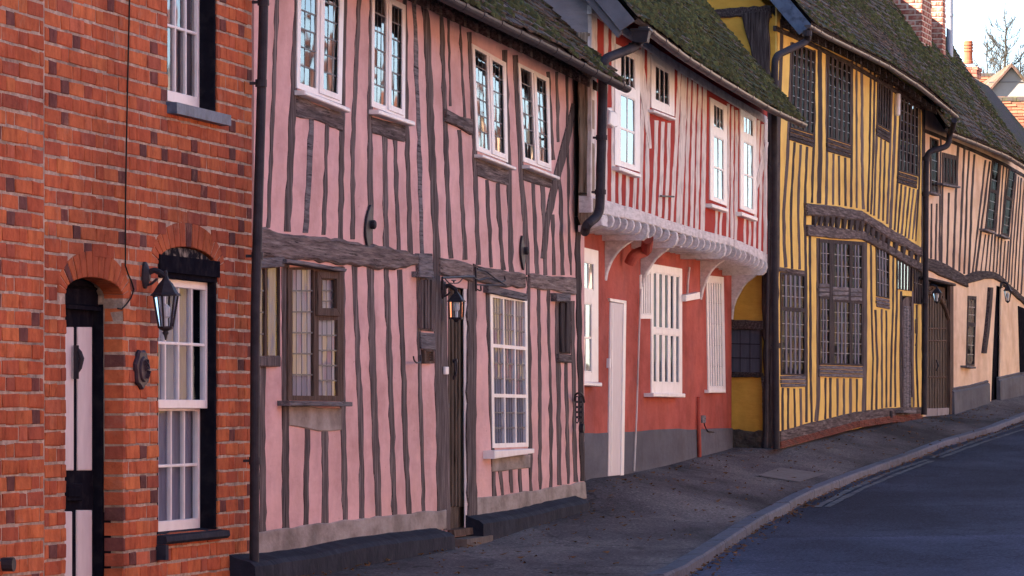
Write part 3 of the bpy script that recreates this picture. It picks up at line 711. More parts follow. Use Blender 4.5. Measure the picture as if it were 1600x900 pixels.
# bricks
bricks = []
def put_brick(u0, u1, v0, v1, tone=None):
    if u1-u0 < .008: return
    bricks.append((u0, u1, v0, v1, tone))
uv0, uvE = U(FB,-70), uB1
crack = U(FB, 70); J = .011
jw = .0075*S; jb = .0118*S
vtop_vis = FB.uv(390, -40)[1]; vbot_vis = vB+.1
row = 0; v = vbot_vis
while v < 6.3:
    hdr = PER*.335; st = PER-hdr
    for seg in (0, 1):
        a, b = (uv0, crack-.012) if seg == 0 else (crack+.002, uvE)
        vo = v+(PITCH*.35 if seg == 0 else 0)
        u = a-random.random()*0-(PER/2 if row % 2 else 0)-(.1 if seg == 0 else 0); kind = 0
        while u < b:
            w = (st if kind == 0 else hdr); x0, x1 = max(a, u)+jw/2, min(b, u+w+random.uniform(-.004,.004))-jw/2
            isdark = kind == 1 and random.random() < .20
            tone = random.uniform(0,.08) if isdark else min(1, max(.11, random.gauss(.5,.24)))
            yc = vo+PITCH/2; vis = True
            segs = [(x0, x1)]
            for (l, r, lo, sp, ap, ring) in ((dl,dr,-99,dsp,dap,1),(wl,wr,wbt,wsp,wap,1),(xl,xr,xbt,xtp,xtp,0)):
                out = []
                for (p, q) in segs:
                    if yc < lo or yc > (ap+RING if ring else ap): out.append((p, q)); continue
                    if ring and yc > sp-.02:
                        c = (l+r)/2; aa = (r-l)/2+RING*.92; kk = max(0, 1-((yc-sp)/(ap-sp+RING))**2); hw = aa*math.sqrt(kk); L_, R_ = c-hw, c+hw
                    else: L_, R_ = l, r
                    if q <= L_ or p >= R_: out.append((p, q))
                    else:
                        if p < L_-.003: out.append((p, L_-(.006 if ring and yc > sp-.02 else 0)))
                        if q > R_+.003: out.append((R_+(.006 if ring and yc > sp-.02 else 0), q))
                segs = out
            for p, q in segs:
              if q-p < .035 and x1-x0 > .05: p, q = (q-.035, q) if abs(p-x0) > .001 and False else ((p, p+.035) if p > x0+.001 else (q-.035, q))
              put_brick(p, q, vo+jb/2, vo+PITCH-jb/2, tone)
            u += w; kind ^= 1
    v += PITCH; row += 1
# visible and nearest first
def bpx(b):
    p = FB.L((b[0]+b[1])/2, (b[2]+b[3])/2, 0); return 800+F*p.x/p.y, HY-F*(p.z-CAMZ)/p.y
vis = []; rest = []
for b in bricks:
    x, y = bpx(b); (vis if -5 < x < 400 and -5 < y < 900 and b[1]-b[0] > .12 else rest).append((x, b))
vis.sort(key=lambda t: -(t[1][1]-t[1][0])*(2250-t[0])**2)
single = [b for _, b in vis[:262]]; rest = [b for _, b in vis[262:]]+[b for _, b in rest]
def brick_mesh(mb, w, h, dpt, f, proud=.0):
    # f maps (x along, z up, y out) to space; chamfered, slightly irregular front
    j = lambda s=.0040: random.uniform(-s, s)
    c = .005
    back = [f(0,0,-dpt), f(w,0,-dpt), f(w,h,-dpt), f(0,h,-dpt)]
    mid = [f(j(),j(),-c), f(w+j(),j(),-c), f(w+j(),h+j(),-c), f(j(),h+j(),-c)]
    fr_ = [f(c+j(),c+j(),j(.0015)), f(w-c+j(),c+j(),j(.0015)), f(w-c+j(),h-c+j(),j(.0015)), f(c+j(),h-c+j(),j(.0015))]
    mb.add(back+mid+fr_, [(i,(i+1)%4,4+(i+1)%4,4+i) for i in range(4)]+[(4+i,4+(i+1)%4,8+(i+1)%4,8+i) for i in range(4)]+[(8,9,10,11)])
tmpl = []
for k in range(8):
    mb = MB(); brick_mesh(mb, 1.0*.25, PITCH-jb, .11, lambda x,z,y: Vector((x,-y,z)))
    me = bpy.data.meshes.new('brick'); me.from_pydata([tuple(v) for v in mb.v], [], mb.f); me.materials.append(M['brick1']); tmpl.append(me)
inv = WM[HB.name].inverted()
for (a, b, c, e, tn) in single:
    o = bpy.data.objects.new('brick', random.choice(tmpl)); SC.collection.objects.link(o); o.parent = HB
    o.location = inv @ FB.L(a, c, random.uniform(-.002,.004)); o.scale = ((b-a)/.25, 1, 1); o.rotation_euler = (0, random.uniform(-.008,.008), 0); o.color = (tn, tn, tn, 1)
mb = MB()
for (a, b, c, e, tn) in rest:
    mb.t = tn; pr = random.uniform(-.002,.004)
    brick_mesh(mb, b-a, e-c, .11, lambda x,z,y: FB.L(a+x, c+z, pr+y))
def voussoirs(l, r, sp, ap, n):
    for k in range(n):
        t0, t1 = k/n, (k+1)/n; c = (l+r)/2; a = (r-l)/2
        def pt(t, g): an = pi-pi*t; return (c+(a+g)*cos(an), sp+(ap-sp+g)*abs(sin(an))**.9+(0 if 0 < t < 1 else 0))
        e = .06/n; q = [pt(t0+e,.0), pt(t1-e,.0), pt(t1-e,RING), pt(t0+e,RING)]
        mb2 = MB(); prism(mb2, FB, q, -.11, random.uniform(0,.003), .004); o = mb2.build('brick', 'brick1', HB); tn_ = random.choice((.04,.4,.5,.55,.6,.7,.5)); o.color = (tn_,)*3+(1,)
voussoirs(dl, dr, dsp, dap, 17); voussoirs(wl, wr, wsp, wap, 17)
mb.build('brickwork', 'brickN', HB, kind='stuff')
# left door: black with pink-white panels
dd = -.165
def dpl(x0, y0, x1, y1, d, m, name, d0=None, ch=.004, parent=None): return plate(parent or HB, FB, [(x0,y0),(x1,y0),(x1,y1),(x0,y1)], d, m, name, d0=(d-.03 if d0 is None else d0), ch=ch)
Ld = U(FB, 100); 
q0 = [FB.uv(80,y,dd) for y in (478,905)]
door = dpl(84, 478, 146, 925, dd, 'blackp', 'door', d0=dd-.05)
dpl(92, 511, 115.5, 735, dd+.008, 'cream', 'door_panel', parent=door); dpl(122, 511, 144, 735, dd+.008, 'cream', 'door_panel', parent=door)
dpl(92, 799, 113, 925, dd+.008, 'cream', 'door_panel', parent=door); dpl(120.5, 797, 144, 925, dd+.008, 'cream', 'door_panel', parent=door)
dpl(104, 755, 129, 783, dd+.022, 'blackp', 'letter_box', parent=door); dpl(107, 760, 126, 777, dd+.028, 'blackp', 'letter_flap', parent=door)
mb = MB(); c = FB.P(119, 560, dd+.03); 
tube(mb, [c+Vector((0,0,.06)), c+Vector((0,0,.03))+FB.n*.02, c+FB.n*.03, c-Vector((0,0,.05))+FB.n*.02, c-Vector((0,0,.09))], [.008,.014,.016,.013,.006], 8)
box(mb, c+Vector((0,0,-.02)), .014, .012, .09); mb.build('door_knocker', 'iron', door)
fm = MB()
cross(fm, FB, [(dd-.06, vB), (dd+.05, vB), (dd+.05, FB.uv(150,476,dd)[1]), (dd-.06, FB.uv(150,476,dd)[1])], U(FB,146,dd), U(FB,146,dd)+.05)
cross(fm, FB, [(dd-.06, vB), (dd+.09, vB), (dd+.09, dsp+.2), (dd-.06, dsp+.2)], U(FB,146,dd)+.05, dr+.01)
cross(fm, FB, [(dd-.06, vB), (dd+.11, vB), (dd+.11, dsp), (dd-.06, dsp)], U(FB,146,dd)+.075, U(FB,146,dd)+.10)
fm.build('door_frame', 'blackp', HB)
tm = MB(); vt0, vt1 = FB.uv(120,484,dd)[1], FB.uv(120,452,dd)[1]
cross(tm, FB, [(dd-.06, vt0), (dd+.045, vt0), (dd+.045, vt0+.02), (dd+.02, vt0+.03), (dd+.02, vt1), (dd+.035, vt1+.01), (dd+.02, vt1+.02), (dd-.0, dap+.1), (dd-.06, dap+.1)], dl-.2, dr+.01)
tm.build('door_lintel', 'blackp', HB)
mb = MB(); cross(mb, FB, [(dd-.05, vB), (.02, vB), (.02, vB+.35*S+0.02), (dd-.05, vB+.35*S+.02)], dl-.1, dr); mb.build('doorstep', 'step', HB)
# lower sash window
def sash(root, l, r, bt, tp, head, arched):
    dw = -.055; W_ = r-l
    mb = MB()
    for a, b in ((l-.01, l+.035), (r-.035, r+.01)): cross(mb, FB, [(-.25,bt),( -.012,bt),(-.012,tp),(-.25,tp)], a, b)
    cross(mb, FB, [(-.25,tp-.05),(-.008,tp-.05),(-.008,tp+.0),(-.25,tp+.0)], l-.01, r+.01)
    w = mb.build('sash_window', 'blackp', root)
    L_, R_ = l+.035, r-.035; mid = (bt+tp-.05)/2+.005
    def one(v0, v1, dpt, top):
        mb = MB(); fw = .038
        rects = [(L_,v0,L_+fw,v1),(R_-fw,v0,R_,v1),(L_+fw,v0,R_-fw,v0+(.05 if top else .085)),(L_+fw,v1-.045,R_-fw,v1)]
        for a,b,c,e in rects: prism(mb, FB, [(a,b),(c,b),(c,e),(a,e)], dpt-.035, dpt, .003)
        s = mb.build('sash', 'white', w)
        i0, i1, j0, j1 = L_+fw, R_-fw, v0+(.05 if top else .085), v1-.045
        gb = MB()
        for k in range(1, 4): x = i0+(i1-i0)*k/4; prism(gb, FB, [(x-.009,j0),(x+.009,j0),(x+.009,j1),(x-.009,j1)], dpt-.03, dpt-.004, .004)
        y = (j0+j1)/2; prism(gb, FB, [(i0,y-.009),(i1,y-.009),(i1,y+.009),(i0,y+.009)], dpt-.03, dpt-.006, .004)
        gb.build('glazing_bar', 'white', s) if False else gb.build('glazing_bar', 'white', w)
        for a in range(4):
            for b in range(2):
                g = MB(); u0_, u1_ = i0+(i1-i0)*a/4, i0+(i1-i0)*(a+1)/4; v0_, v1_ = j0+(j1-j0)*b/2, j0+(j1-j0)*(b+1)/2; t = random.uniform(-.0015,.0015)
                g.add([FB.L(u0_,v0_,dpt-.02+t), FB.L(u1_,v0_,dpt-.02-t), FB.L(u1_,v1_,dpt-.02-t), FB.L(u0_,v1_,dpt-.02+t)], [(0,1,2,3)]); g.build('pane', 'gsoft' if bt < 1.5 else 'glass', w)
    one(mid-.01, tp-.05, dw, True); one(bt, mid+.02, dw-.045, False)
    g = MB(); n = 60
    for a, b, k in ((l, r+.5, 0),):
        A = [FB.L(a+(b-a)*i/n, tp, dw-.09+.006*sin(i*1.25)) for i in range(n+1)]; B_ = [FB.L(a+(b-a)*i/n, bt-.05, dw-.09+.008*sin(i*1.25+.3)) for i in range(n+1)]
        g.add(A+B_, [(i,i+1,n+2+i,n+1+i) for i in range(n)])
    g.build('curtain', 'blind', w, smooth=True)
    return w
wt = FB.uv(300,424)[1]
w1 = sash(HB, wl, wr, wbt, wt, 0, 1)
mb = MB(); nn = 12
poly = [(wl, wt-.0), (wr, wt-.0)]+[(wl+(wr-wl)*k/nn, arch(wl+(wr-wl)*k/nn, wl, wr, wsp, wap)-.004) for k in range(nn, -1, -1)]
prism(mb, FB, poly, -.2, -.02, .004); mb.build('arched_head', 'peeling', HB)
mb = MB(); cross(mb, FB, [(-.1,wt-.02),(.012,wt-.02),(.012,wt+.075),(-.1,wt+.085)], wl-.0, wr+.0); mb.build('head_board', 'blackp', w1)
mb = MB(); cross(mb, FB, [(-.28,wbt+.045),(.055,wbt+.012),(.06,wbt-.018),(.045,wbt-.034),(-.28,wbt-.034)], wl-.03, wr+.05); mb.build('sill', 'plinth', w1)
mb = MB(); cross(mb, FB, [(-.02,wbt-.036),(.055,wbt-.036),(.055,wbt-.12),(-.02,wbt-.12)], wl-.04, wl+.015); mb.build('sill_end', 'plinth', w1)
w2 = sash(HB, xl, xr, xbt, xtp, 0, 0)
mb = MB(); cross(mb, FB, [(-.28,xbt+.004),(.06,xbt-.012),(.06,xbt-.075),(-.28,xbt-.075)], xl-.02, xr+.08); mb.build('sill', 'bluesill', w2)
# cable
mb = MB(); C = [FB.P(x,y,.012) for x,y in ((203,-30),(201,60),(199,150),(197,260),(196,330),(196,415),(200,428),(206,441),(209,452),(205,465),(197,476),(190,483),(184,482))]
tube(mb, C, .0045, 6); mb.build('cable', 'wire', HB)
# small round pipe end bottom left
mb = MB(); c = FB.P(13, 882, .03); tube(mb, [c-FB.n*.06, c+FB.n*.03], .035, 12); mb.build('pipe_stub', 'iron', HB)
# plaque
mb = MB(); n = 26; c = FB.uv(224,577,.02); pts = []
for k in range(n):
    a = 2*pi*k/n; r = 1+.07*sin(a*7); pts.append((c[0]+.125*r*cos(a)*1.0, c[1]+.108*r*sin(a)))
prism(mb, FB, pts, 0, .022, .01); prism(mb, FB, [(c[0]+.08*cos(2*pi*k/20), c[1]+.072*sin(2*pi*k/20)) for k in range(20)], .02, .032, .008)
for k in range(7): box(mb, FB.L(c[0]+random.uniform(-.05,.05), c[1]+random.uniform(-.05,.05), .035), .012, .012, .012, Matrix.Rotation(k, 3, 'Y'))
o = mb.build('wall_plaque', 'cast', None); o['label'] = 'dark oval cast plaque on the brick wall between its door and window'; o['category'] = 'plaque'
# ---- lanterns
def lantern(fr, px, py, dout, hgt, wid, arm_dy, label, m='iron', hexa=True, tap=.27):
    p = fr.P(px, py, 0); R = thing('wall_lantern', label, 'lamp', tuple(p), math.atan2(fr.t.y, fr.t.x))
    L = lambda x, o, z: WM[R.name] @ Vector((x, -o, z))
    mb = MB(); n = 14
    pr = [(.0,1.0),(.35,.95),(.5,.6),(.7,.5)]; rr = wid*.42; vs = []
    for k_, (o_, s_) in enumerate(((0,1),(.012,1),(.02,.8),(.035,.35))):
        for k in range(n): a = 2*pi*k/n; vs.append(L(cos(a)*rr*s_*.75, o_, sin(a)*rr*s_*1.25))
    mb.add(vs, [(r*n+k, r*n+(k+1)%n, (r+1)*n+(k+1)%n, (r+1)*n+k) for r in range(3) for k in range(n)]+[tuple(3*n+k for k in range(n))]); mb.build('back_plate', m, R)
    topz = arm_dy; mb = MB()
    A = [L(0,.02,.01), L(0,dout*.45,.03), L(0,dout*.75,.015), L(0,dout,-.01)]
    tube(mb, smoothpath(A,.03), [.016]*len(smoothpath(A,.03)), 8)
    B_ = [L(0,.02,-rr*.9), L(0,dout*.35,-rr*.8), L(0,dout*.6,-.02)]; tube(mb, smoothpath(B_,.04), .007, 6); mb.build('arm', m, R)
    sides = 6 if hexa else 4; ph = 0 if hexa else pi/4
    def ring(z, r): return [L(cos(ph+2*pi*k/sides)*r, dout+sin(ph+2*pi*k/sides)*r, z) for k in range(sides)]
    z0 = -.03; z1 = z0-hgt*.22; z2 = z1-hgt*.50; mb = MB()
    prof = [(z0+hgt*.16,.004),(z0+hgt*.12,.012),(z0+hgt*.07,.010),(z0+hgt*.03,wid*.12),(z0,wid*.16),(z0-hgt*.05,wid*.28),(z1+hgt*.03,wid*.5),(z1,wid*.60),(z1-.006,wid*.60),(z1-.006,wid*.5)]
    vs = [v for z, r in prof for v in ring(z, r)]
    mb.add(vs, [(i*sides+k, i*sides+(k+1)%sides, (i+1)*sides+(k+1)%sides, (i+1)*sides+k) for i in range(len(prof)-1) for k in range(sides)]+[tuple((len(prof)-1)*sides+k for k in range(sides))]); mb.build('cap', m, R)
    a, b = ring(z1-.004, wid*.48), ring(z2, wid*tap); mb = MB()
    for k in range(sides): tube(mb, [a[k], b[k]], .006, 5)
    for k in range(sides): tube(mb, [b[k], b[(k+1)%sides]], .007, 5)
    mb.build('frame', m, R)
    a, b = ring(z1-.004, wid*.46), ring(z2, wid*(tap-.01))
    for k in range(sides):
        g = MB(); g.quad(a[k], a[(k+1)%sides], b[(k+1)%sides], b[k]); g.build('pane', 'lampglass', R)
    mb = MB(); prof = [(z2+.004,wid*(tap+.02)),(z2-.01,wid*(tap-.02)),(z2-.02,.014),(z2-.03,.02),(z2-.045,.010),(z2-.07,.004)] if hexa else [(z2+.006,wid*(tap+.03)),(z2-.008,wid*(tap+.03)),(z2-.010,.03),(z2-.03,.012)]
    vs = [v for z, r in prof for v in ring(z, r)]
    mb.add(vs, [(i*sides+k, i*sides+(k+1)%sides, (i+1)*sides+(k+1)%sides, (i+1)*sides+k) for i in range(len(prof)-1) for k in range(sides)]+[tuple(range(sides))]); mb.build('finial', m, R)
    mb = MB(); c = L(0,dout,z2); tube(mb, [c, c+Vector((0,0,.05)), c+Vector((0,0,.06)), c+Vector((0,0,.11)), c+Vector((0,0,.13))], [.012,.012,.022,.026,.008], 10); mb.build('bulb', 'white', R)
    return R
lantern(FB, 225, 430, .125, .36, .145, 0, 'black lantern on a curved bracket beside the white sash window of the brick house')
# ================================================================== PINK HOUSE
HP = house('timber_framed_house', 'pink plastered timber framed house with mossy roof between the brick house and the red house', FP, gz(400, FP))
uP0, uP1 = 0.0, U(FP, 913); hol = []
EXT = [(300,-190),(700,3),(780,42),(862,81),(920,112),(972,139)]
vb = CAMZ-1.15*S
SILLP = (lambda x0,y0,x1,y1,h=6,ds=.07: (x0,y0,x1,y1,h,ds))
# upper casements
UPL = [(0.10,.0,.44,.965,3,6,'lead'), (.56,.0,.90,.925,3,6,'lead')]
def casement_pair(quad, sill, lab, nr=6):
    w = window(HP, FP, quad, [(0.07,.035,.42,.95,3,nr,'lead'), (.58,.05,.91,.925,3,nr,'lead')], 'white', .014, sill=sill, holes=hol, tilt=.012, label=lab)
    # raised opening light
    q = [FP.uv(x, y, .022) for x, y in quad]
    def B(s, t):
        a = [q[0][i]+(q[1][i]-q[0][i])*s for i in (0,1)]; b = [q[3][i]+(q[2][i]-q[3][i])*s for i in (0,1)]
        return (a[0]+(b[0]-a[0])*t, a[1]+(b[1]-a[1])*t)
    mb = MB()
    for (a,b,c,e) in ((.50,.025,.58,.975),(.91,.025,.965,.975),(.58,.025,.91,.05),(.58,.925,.91,.975)): prism(mb, FP, [B(a,e),B(c,e),B(c,b),B(a,b)], .012, .022, .003)
    mb.build('casement', 'white', w); return w
casement_pair([(466,-52),(538,-22),(534,163),(464,137)], (477,141,548,169,7,.075), 'tall white leaded casement nearest the brick house')
casement_pair([(582,-18),(634,8),(633,186),(581,166)], (592,171,649,190,7,.075), None)
casement_pair([(738,68),(791,98),(794,254),(745,235)], (755,241,807,261,5,.075), None)
casement_pair([(810,98),(858,122),(862,268),(818,252)], (829,258,875,276,5,.075), None)
# lower windows
window(HP, FP, [(397,418),(438,413),(438,560),(397,560)], [(.05,.03,.42,.97,2,4,'lead'),(.5,.03,.97,.97,1,1,'lead')], 'brown', .014, holes=hol, curtain='full', ccol='blind', glass='gsoft')
WM1 = window(HP, FP, [(450,418),(537,416),(537,627),(450,625)],
    [(.075,.02,.45,.965,4,6,'lead'), (.60,.10,.91,.335,3,3,'lead'), (.54,.40,.89,.96,4,5,'lead')], 'brown', .016, holes=hol, curtain='full', ccol='curtain', glass='gsoft', tilt=.01, label='brown timber window with one small top light standing open')
# proud top light
pxprism_mb = MB()
for r_ in ([(497,424),(534,425),(533,436),(503,435)], [(497,424),(503,435),(503,481),(497,493)], [(497,493),(503,481),(527,482),(533,494)], [(527,436),(534,425),(533,494),(527,482)]): pxprism(pxprism_mb, FP, r_, .01, .035, .003)
pxprism_mb.build('top_light', 'brown', WM1)
plate(HP, FP, [(454,626),(551,628),(551,635),(454,634)], .085, 'greyboard', 'window_sill')
plate(HP, FP, [(449,405),(470,407),(543,420),(541,425),(468,413),(449,411)], .08, 'greyboard', 'window_hood', ch=.006)
plate(HP, FP, [(409,403),(445,402),(445,417),(409,419)], .05, 'greyboard', 'window_hood')
WF = window(HP, FP, [(766,458),(824,467),(826,698),(770,700)], [(.06+.30*i, .025+.323*j, .06+.30*i+.275, .025+.323*j+.30, 4, 3, 'lead') for i in range(3) for j in range(3)], 'white', .012, holes=hol, glass='gsoft', curtain=None, tilt=.02, label='white nine light window lined with leaded glass right of the front door')
g = MB(); n = 50; A = [FP.uv(764,455), FP.uv(828,465), FP.uv(828,702), FP.uv(764,704)]
a = [FP.L(A[0][0]+(A[1][0]-A[0][0])*i/n, A[0][1]+(A[1][1]-A[0][1])*i/n, -.016+.004*sin(i*1.7)) for i in range(n+1)]; b = [FP.L(A[3][0]+(A[2][0]-A[3][0])*i/n, A[3][1]+(A[2][1]-A[3][1])*i/n, -.016+.005*sin(i*1.7)) for i in range(n+1)]
g.add(a+b, [(i,i+1,n+2+i,n+1+i) for i in range(n)]); g.build('curtain', 'blind', WF, smooth=True)
plate(WF, FP, [(773,704),(835,701),(835,708),(773,717)], .09, 'white', 'sill')
plate(HP, FP, [(764,445),(824,459),(824,470),(764,457)], .045, 'greyboard', 'window_hood')
# front door
hol.append([FP.uv(x,y) for x,y in ((700,836),(731,826),(731,452),(700,446))])
dd = -.05
door = plate(HP, FP, [(699,446),(731,452),(731,828),(699,830)], dd, 'door', 'door', d0=dd-.05)
for i in range(5):
    x = 701.5+i*5.4; plate(door, FP, [(x,452),(x+2.2,452),(x+2.2,792),(x,792)], dd+.02, 'door', 'rib', d0=dd-.01, ch=.006)
plate(HP, FP, [(725,450),(730,451),(731,826),(727,827)], -.004, 'cream', 'weather_strip', d0=-.012, ch=.001)
mb = MB(); c = FP.P(712,574,dd+.04); pts = [c+FP.t*(.028*cos(a)*1.0)+Vector((0,0,.045*sin(a))) for a in [2*pi*k/16 for k in range(17)]]
tube(mb, pts, .008, 6, cap=False); tube(mb, [c+Vector((0,0,.045))-FP.n*.03, c+Vector((0,0,.05))+FP.n*.012], .016, 8); tube(mb, [c+Vector((0,0,-.05)), c+Vector((0,0,-.09))-FP.n*.02], .012, 8); mb.build('door_knocker', 'iron', door)
plate(HP, FP, [(696.5,573),(701.5,573),(701.5,585),(696.5,585)], .028, 'white', 'bell_push', d0=.01)
mb = MB(); c = FP.P(700,634,dd+.03); tube(mb, [c-FP.n*.03, c+FP.n*.01], .02, 10); mb.build('door_knob', 'iron', door)
mb = MB(); 
u0_, u1_ = U(FP,699), U(FP,738); v_ = FP.uv(715,826)[1]
cross(mb, FP, [(-.2,v_),(.05,v_),(.055,v_-.05),(-.2,v_-.05)], u0_, u1_+.02); mb.build('doorstep', 'brown', HP)
mb = MB(); v_ -= .055; cross(mb, FP, [(-.2,v_),(.15,v_-.01),(.15,v_-.16),(-.2,v_-.16)], u0_-.02, u1_+.04); mb.build('doorstep', 'step', HP)
# wall
top = [(uP1, wtop(FP,EXT,.37,46,uP1)), (uP0, wtop(FP,EXT,.37,46,uP0))]
mb = MB(); holed_wall(mb, FP, [(uP0, vb), (uP1, vb)]+top, hol, 0, .02); mb.build('wall', 'pink', HP)
# studs, upper storey
for pts, w, kw in [
 ([(436,-60),(434,0),(426,200),(420,356)],6,{}), ([(468,-60),(466,0),(457,200),(450,362)],10,{}), ([(487,183),(487,200),(483,290),(478,364)],8,dict(m='greyboard')),
 ([(512,190),(509,300),(507,367)],6,{}), ([(542,-40),(539,0),(535,200),(533,377)],8,{}), ([(565,-30),(562,0),(552,220),(552,374)],6.5,{}), ([(583,-20),(579,200),(579,300),(580,387)],9,{}),
 ([(602,208),(603,300),(604,388)],8,{}), ([(618,214),(620,290),(624,391)],6,{}), ([(633,-10),(636,190),(639,290),(642,397)],7,{}), ([(648,-10),(651,110),(655,200),(660,398)],6,dict(m='greyboard')),
 ([(662,-5),(667,30),(674,200),(679,300),(683,400),(686,600),(690,826)],11.5,{}), ([(690,14),(694,120),(699,270),(701,330),(705,404)],7,{}), ([(701,28),(703,100),(705,166)],3,{}),
 ([(719,34),(722,100),(727,184)],3,{}), ([(719,203),(722,300),(728,406)],6.5,{}), ([(734,50),(740,180),(745,310),(748,414)],7,{}), ([(762,281),(765,340),(768,418)],5.5,{}), ([(778,286),(781,340),(787,422)],6,{}),
 ([(789,78),(794,200),(797,330),(800,426)],7.5,{}), ([(805,86),(810,180),(817,300),(823,380),(826,430)],8,{}), ([(833,280),(836,340),(840,428)],6,{}), ([(848,286),(850,340),(853,430)],6,{}),
 ([(857,112),(862,200),(865,250)],5,{}), ([(870,112),(873,222)],5,{}), ([(864,335),(866,430)],4.5,{}), ([(873,270),(876,300),(880,430)],6,{}), ([(886,118),(889,300),(892,430)],3,{}),
 ([(900,100),(903,300),(905,460),(907,560),(912,752)],8,dict(m='dstud',d=.01))]:
    stud(HP, FP, pts, w*.9, jit=.95, **kw)
stud(HP, FP, [(898,162,7),(889,205,10),(878,250,12),(868,290,11),(857,340,9),(850,404,6)], 10, d=.010, name='brace')
# studs, lower storey
for pts, w, kw in [
 ([(411,573),(410,700),(412,834)],10,{}), ([(447,412),(447,600),(447,835)],12,{}), ([(481,662),(480,740),(479,822)],8,{}), ([(508,668),(509,740),(509,820)],10,{}), ([(536,417),(536,600),(538,700),(540,814)],8,{}),
 ([(554,415),(560,560),(564,640),(567,810)],8,{}), ([(579,398),(583,560),(588,700),(593,810)],11,{}), ([(604,414),(609,560),(614,700),(617,808)],8,{}), ([(625,421),(630,560),(635,700),(640,803)],8,{}),
 ([(653,414),(657,600),(660,700),(663,800)],5,{}), ([(739,425),(738,560),(737,700),(741,838)],15,dict(d=.01)), ([(763,455),(766,560),(771,700),(773,776)],6.5,{}),
 ([(783,735),(786,774)],5,{}), ([(798,733),(800,770)],5,{}), ([(813,730),(815,769)],4.5,{}),
 ([(826,432),(828,560),(829,700),(830,768)],6,{}), ([(842,449),(844,600),(845,765)],5,{}), ([(857,451),(861,620),(862,762)],4.5,{}), ([(871,470),(873,600),(875,758)],7,{}),
 ([(885,566),(887,660),(889,756)],5,{}), ([(895,470),(898,640),(900,753)],6,{})]:
    stud(HP, FP, pts, w*.9, jit=.95, **kw)
stud(HP, FP, [(692,440),(695,600),(699,829)], 11, d=.004)
# beams
beam(HP, FP, [(408,354),(430,360),(470,367),(530,374),(580,382),(620,388),(655,397)], [(408,403),(470,406),(540,413),(580,419),(620,421),(655,414)], d=.03, jit=2.5, step=8, ch=.015, m='beamL', label='lumpy weathered mid beam above the brown window')
plate(HP, FP, [(655,396),(676,396),(677,424),(656,424)], .03, 'greyboard', 'beam')
beam(HP, FP, [(689,402),(715,406),(740,414)], [(689,430),(715,432),(740,441)], d=.022, jit=1.5, step=8, ch=.01, m='beamL')
beam(HP, FP, [(743,412),(775,421),(822,428)], [(745,440),(775,447),(822,450)], d=.022, jit=1.8, step=8, ch=.01, m='beamL')
beam(HP, FP, [(829,427),(865,431),(901,434)], [(829,450),(865,454),(901,461)], d=.022, jit=1.2, step=8, ch=.01, m='beamL')
beam(HP, FP, [(699,170),(720,182),(739,186)], [(699,190),(720,199),(740,211)], d=.03, jit=1)
beam(HP, FP, [(464,148),(500,165),(538,178)], [(464,182),(500,190),(536,206)], d=.012, jit=1.5, step=8, label='rough apron timber under the left upper window')
beam(HP, FP, [(581,182),(610,190),(634,196)], [(582,208),(610,216),(633,222)], d=.012, jit=1.2)
beam(HP, FP, [(745,246),(770,254),(795,260)], [(746,274),(770,284),(795,290)], d=.012, jit=1.2)
beam(HP, FP, [(818,262),(840,270),(863,276)], [(818,281),(840,288),(862,294)], d=.012, jit=1.2)
beam(HP, FP, [(453,634),(500,636),(534,638)], [(453,665),(500,673),(534,672)], d=.012, m='plinthrail', jit=2)
beam(HP, FP, [(770,716),(800,713),(829,710)], [(770,737),(800,735),(829,731)], d=.012, m='plinthrail', jit=1)
beam(HP, FP, [(404,556),(439,556)], [(404,572),(439,573)], d=.03, m='stud', jit=1)
beam(HP, FP, [(403,832),(470,822),(540,813),(600,806),(698,796)], [(403,870),(470,861),(540,851),(600,838),(698,826)], d=.012, m='plinthrail', jit=1.6, step=10, name='sill_rail')
beam(HP, FP, [(746,777),(800,771),(860,762),(915,753)], [(746,806),(800,800),(860,790),(917,779)], d=.012, m='plinthrail', jit=1.6, step=10, name='sill_rail')
beam(HP, FP, [(403,-160),(700,5),(913,112)], [(403,-140),(700,22),(913,128)], d=.03, m='dbeam', name='wall_plate', jit=1)
# plinths
def plinth(root, fr, pts_top, pts_bot, u0, u1, dout, m, name):
    ut = [fr.uv(x, y, dout) for x, y in pts_top]; ub = [fr.uv(x, y, dout) for x, y in pts_bot]; mb = MB(); n = 26; vs = []
    for i in range(n+1):
        u = u0+(u1-u0)*i/n; a = lerp_line(ut, u)+.006*noise.noise(Vector((u*6,0,0))); b = lerp_line(ub, u)
        w = .006*noise.noise(Vector((u*5,3,0)))
        vs += [fr.L(u, a+.05, -.01), fr.L(u, a+.03, .03+w), fr.L(u, a+.006, dout-.03+w), fr.L(u, a-.02, dout+w), fr.L(u, b-.25, dout+.01+w), fr.L(u, b-.25, -.01)]
    mb.add(vs, [(i*6+k, i*6+(k+1)%6, (i+1)*6+(k+1)%6, (i+1)*6+k) for i in range(n) for k in range(6)]+[(5,4,3,2,1,0), tuple(n*6+k for k in range(6))])
    return mb.build(name, m, root)
plinth(HP, FP, [(404,880),(510,865),(560,853),(600,847),(710,833)], [(404,905),(712,858)], U(FP,399,.15), U(FP,711,.15), .15, 'plinth', 'plinth')
plinth(HP, FP, [(755,815),(830,803),(880,790),(920,782)], [(755,847),(920,796)], U(FP,755,.13), U(FP,921,.13), .13, 'plinth', 'plinth')
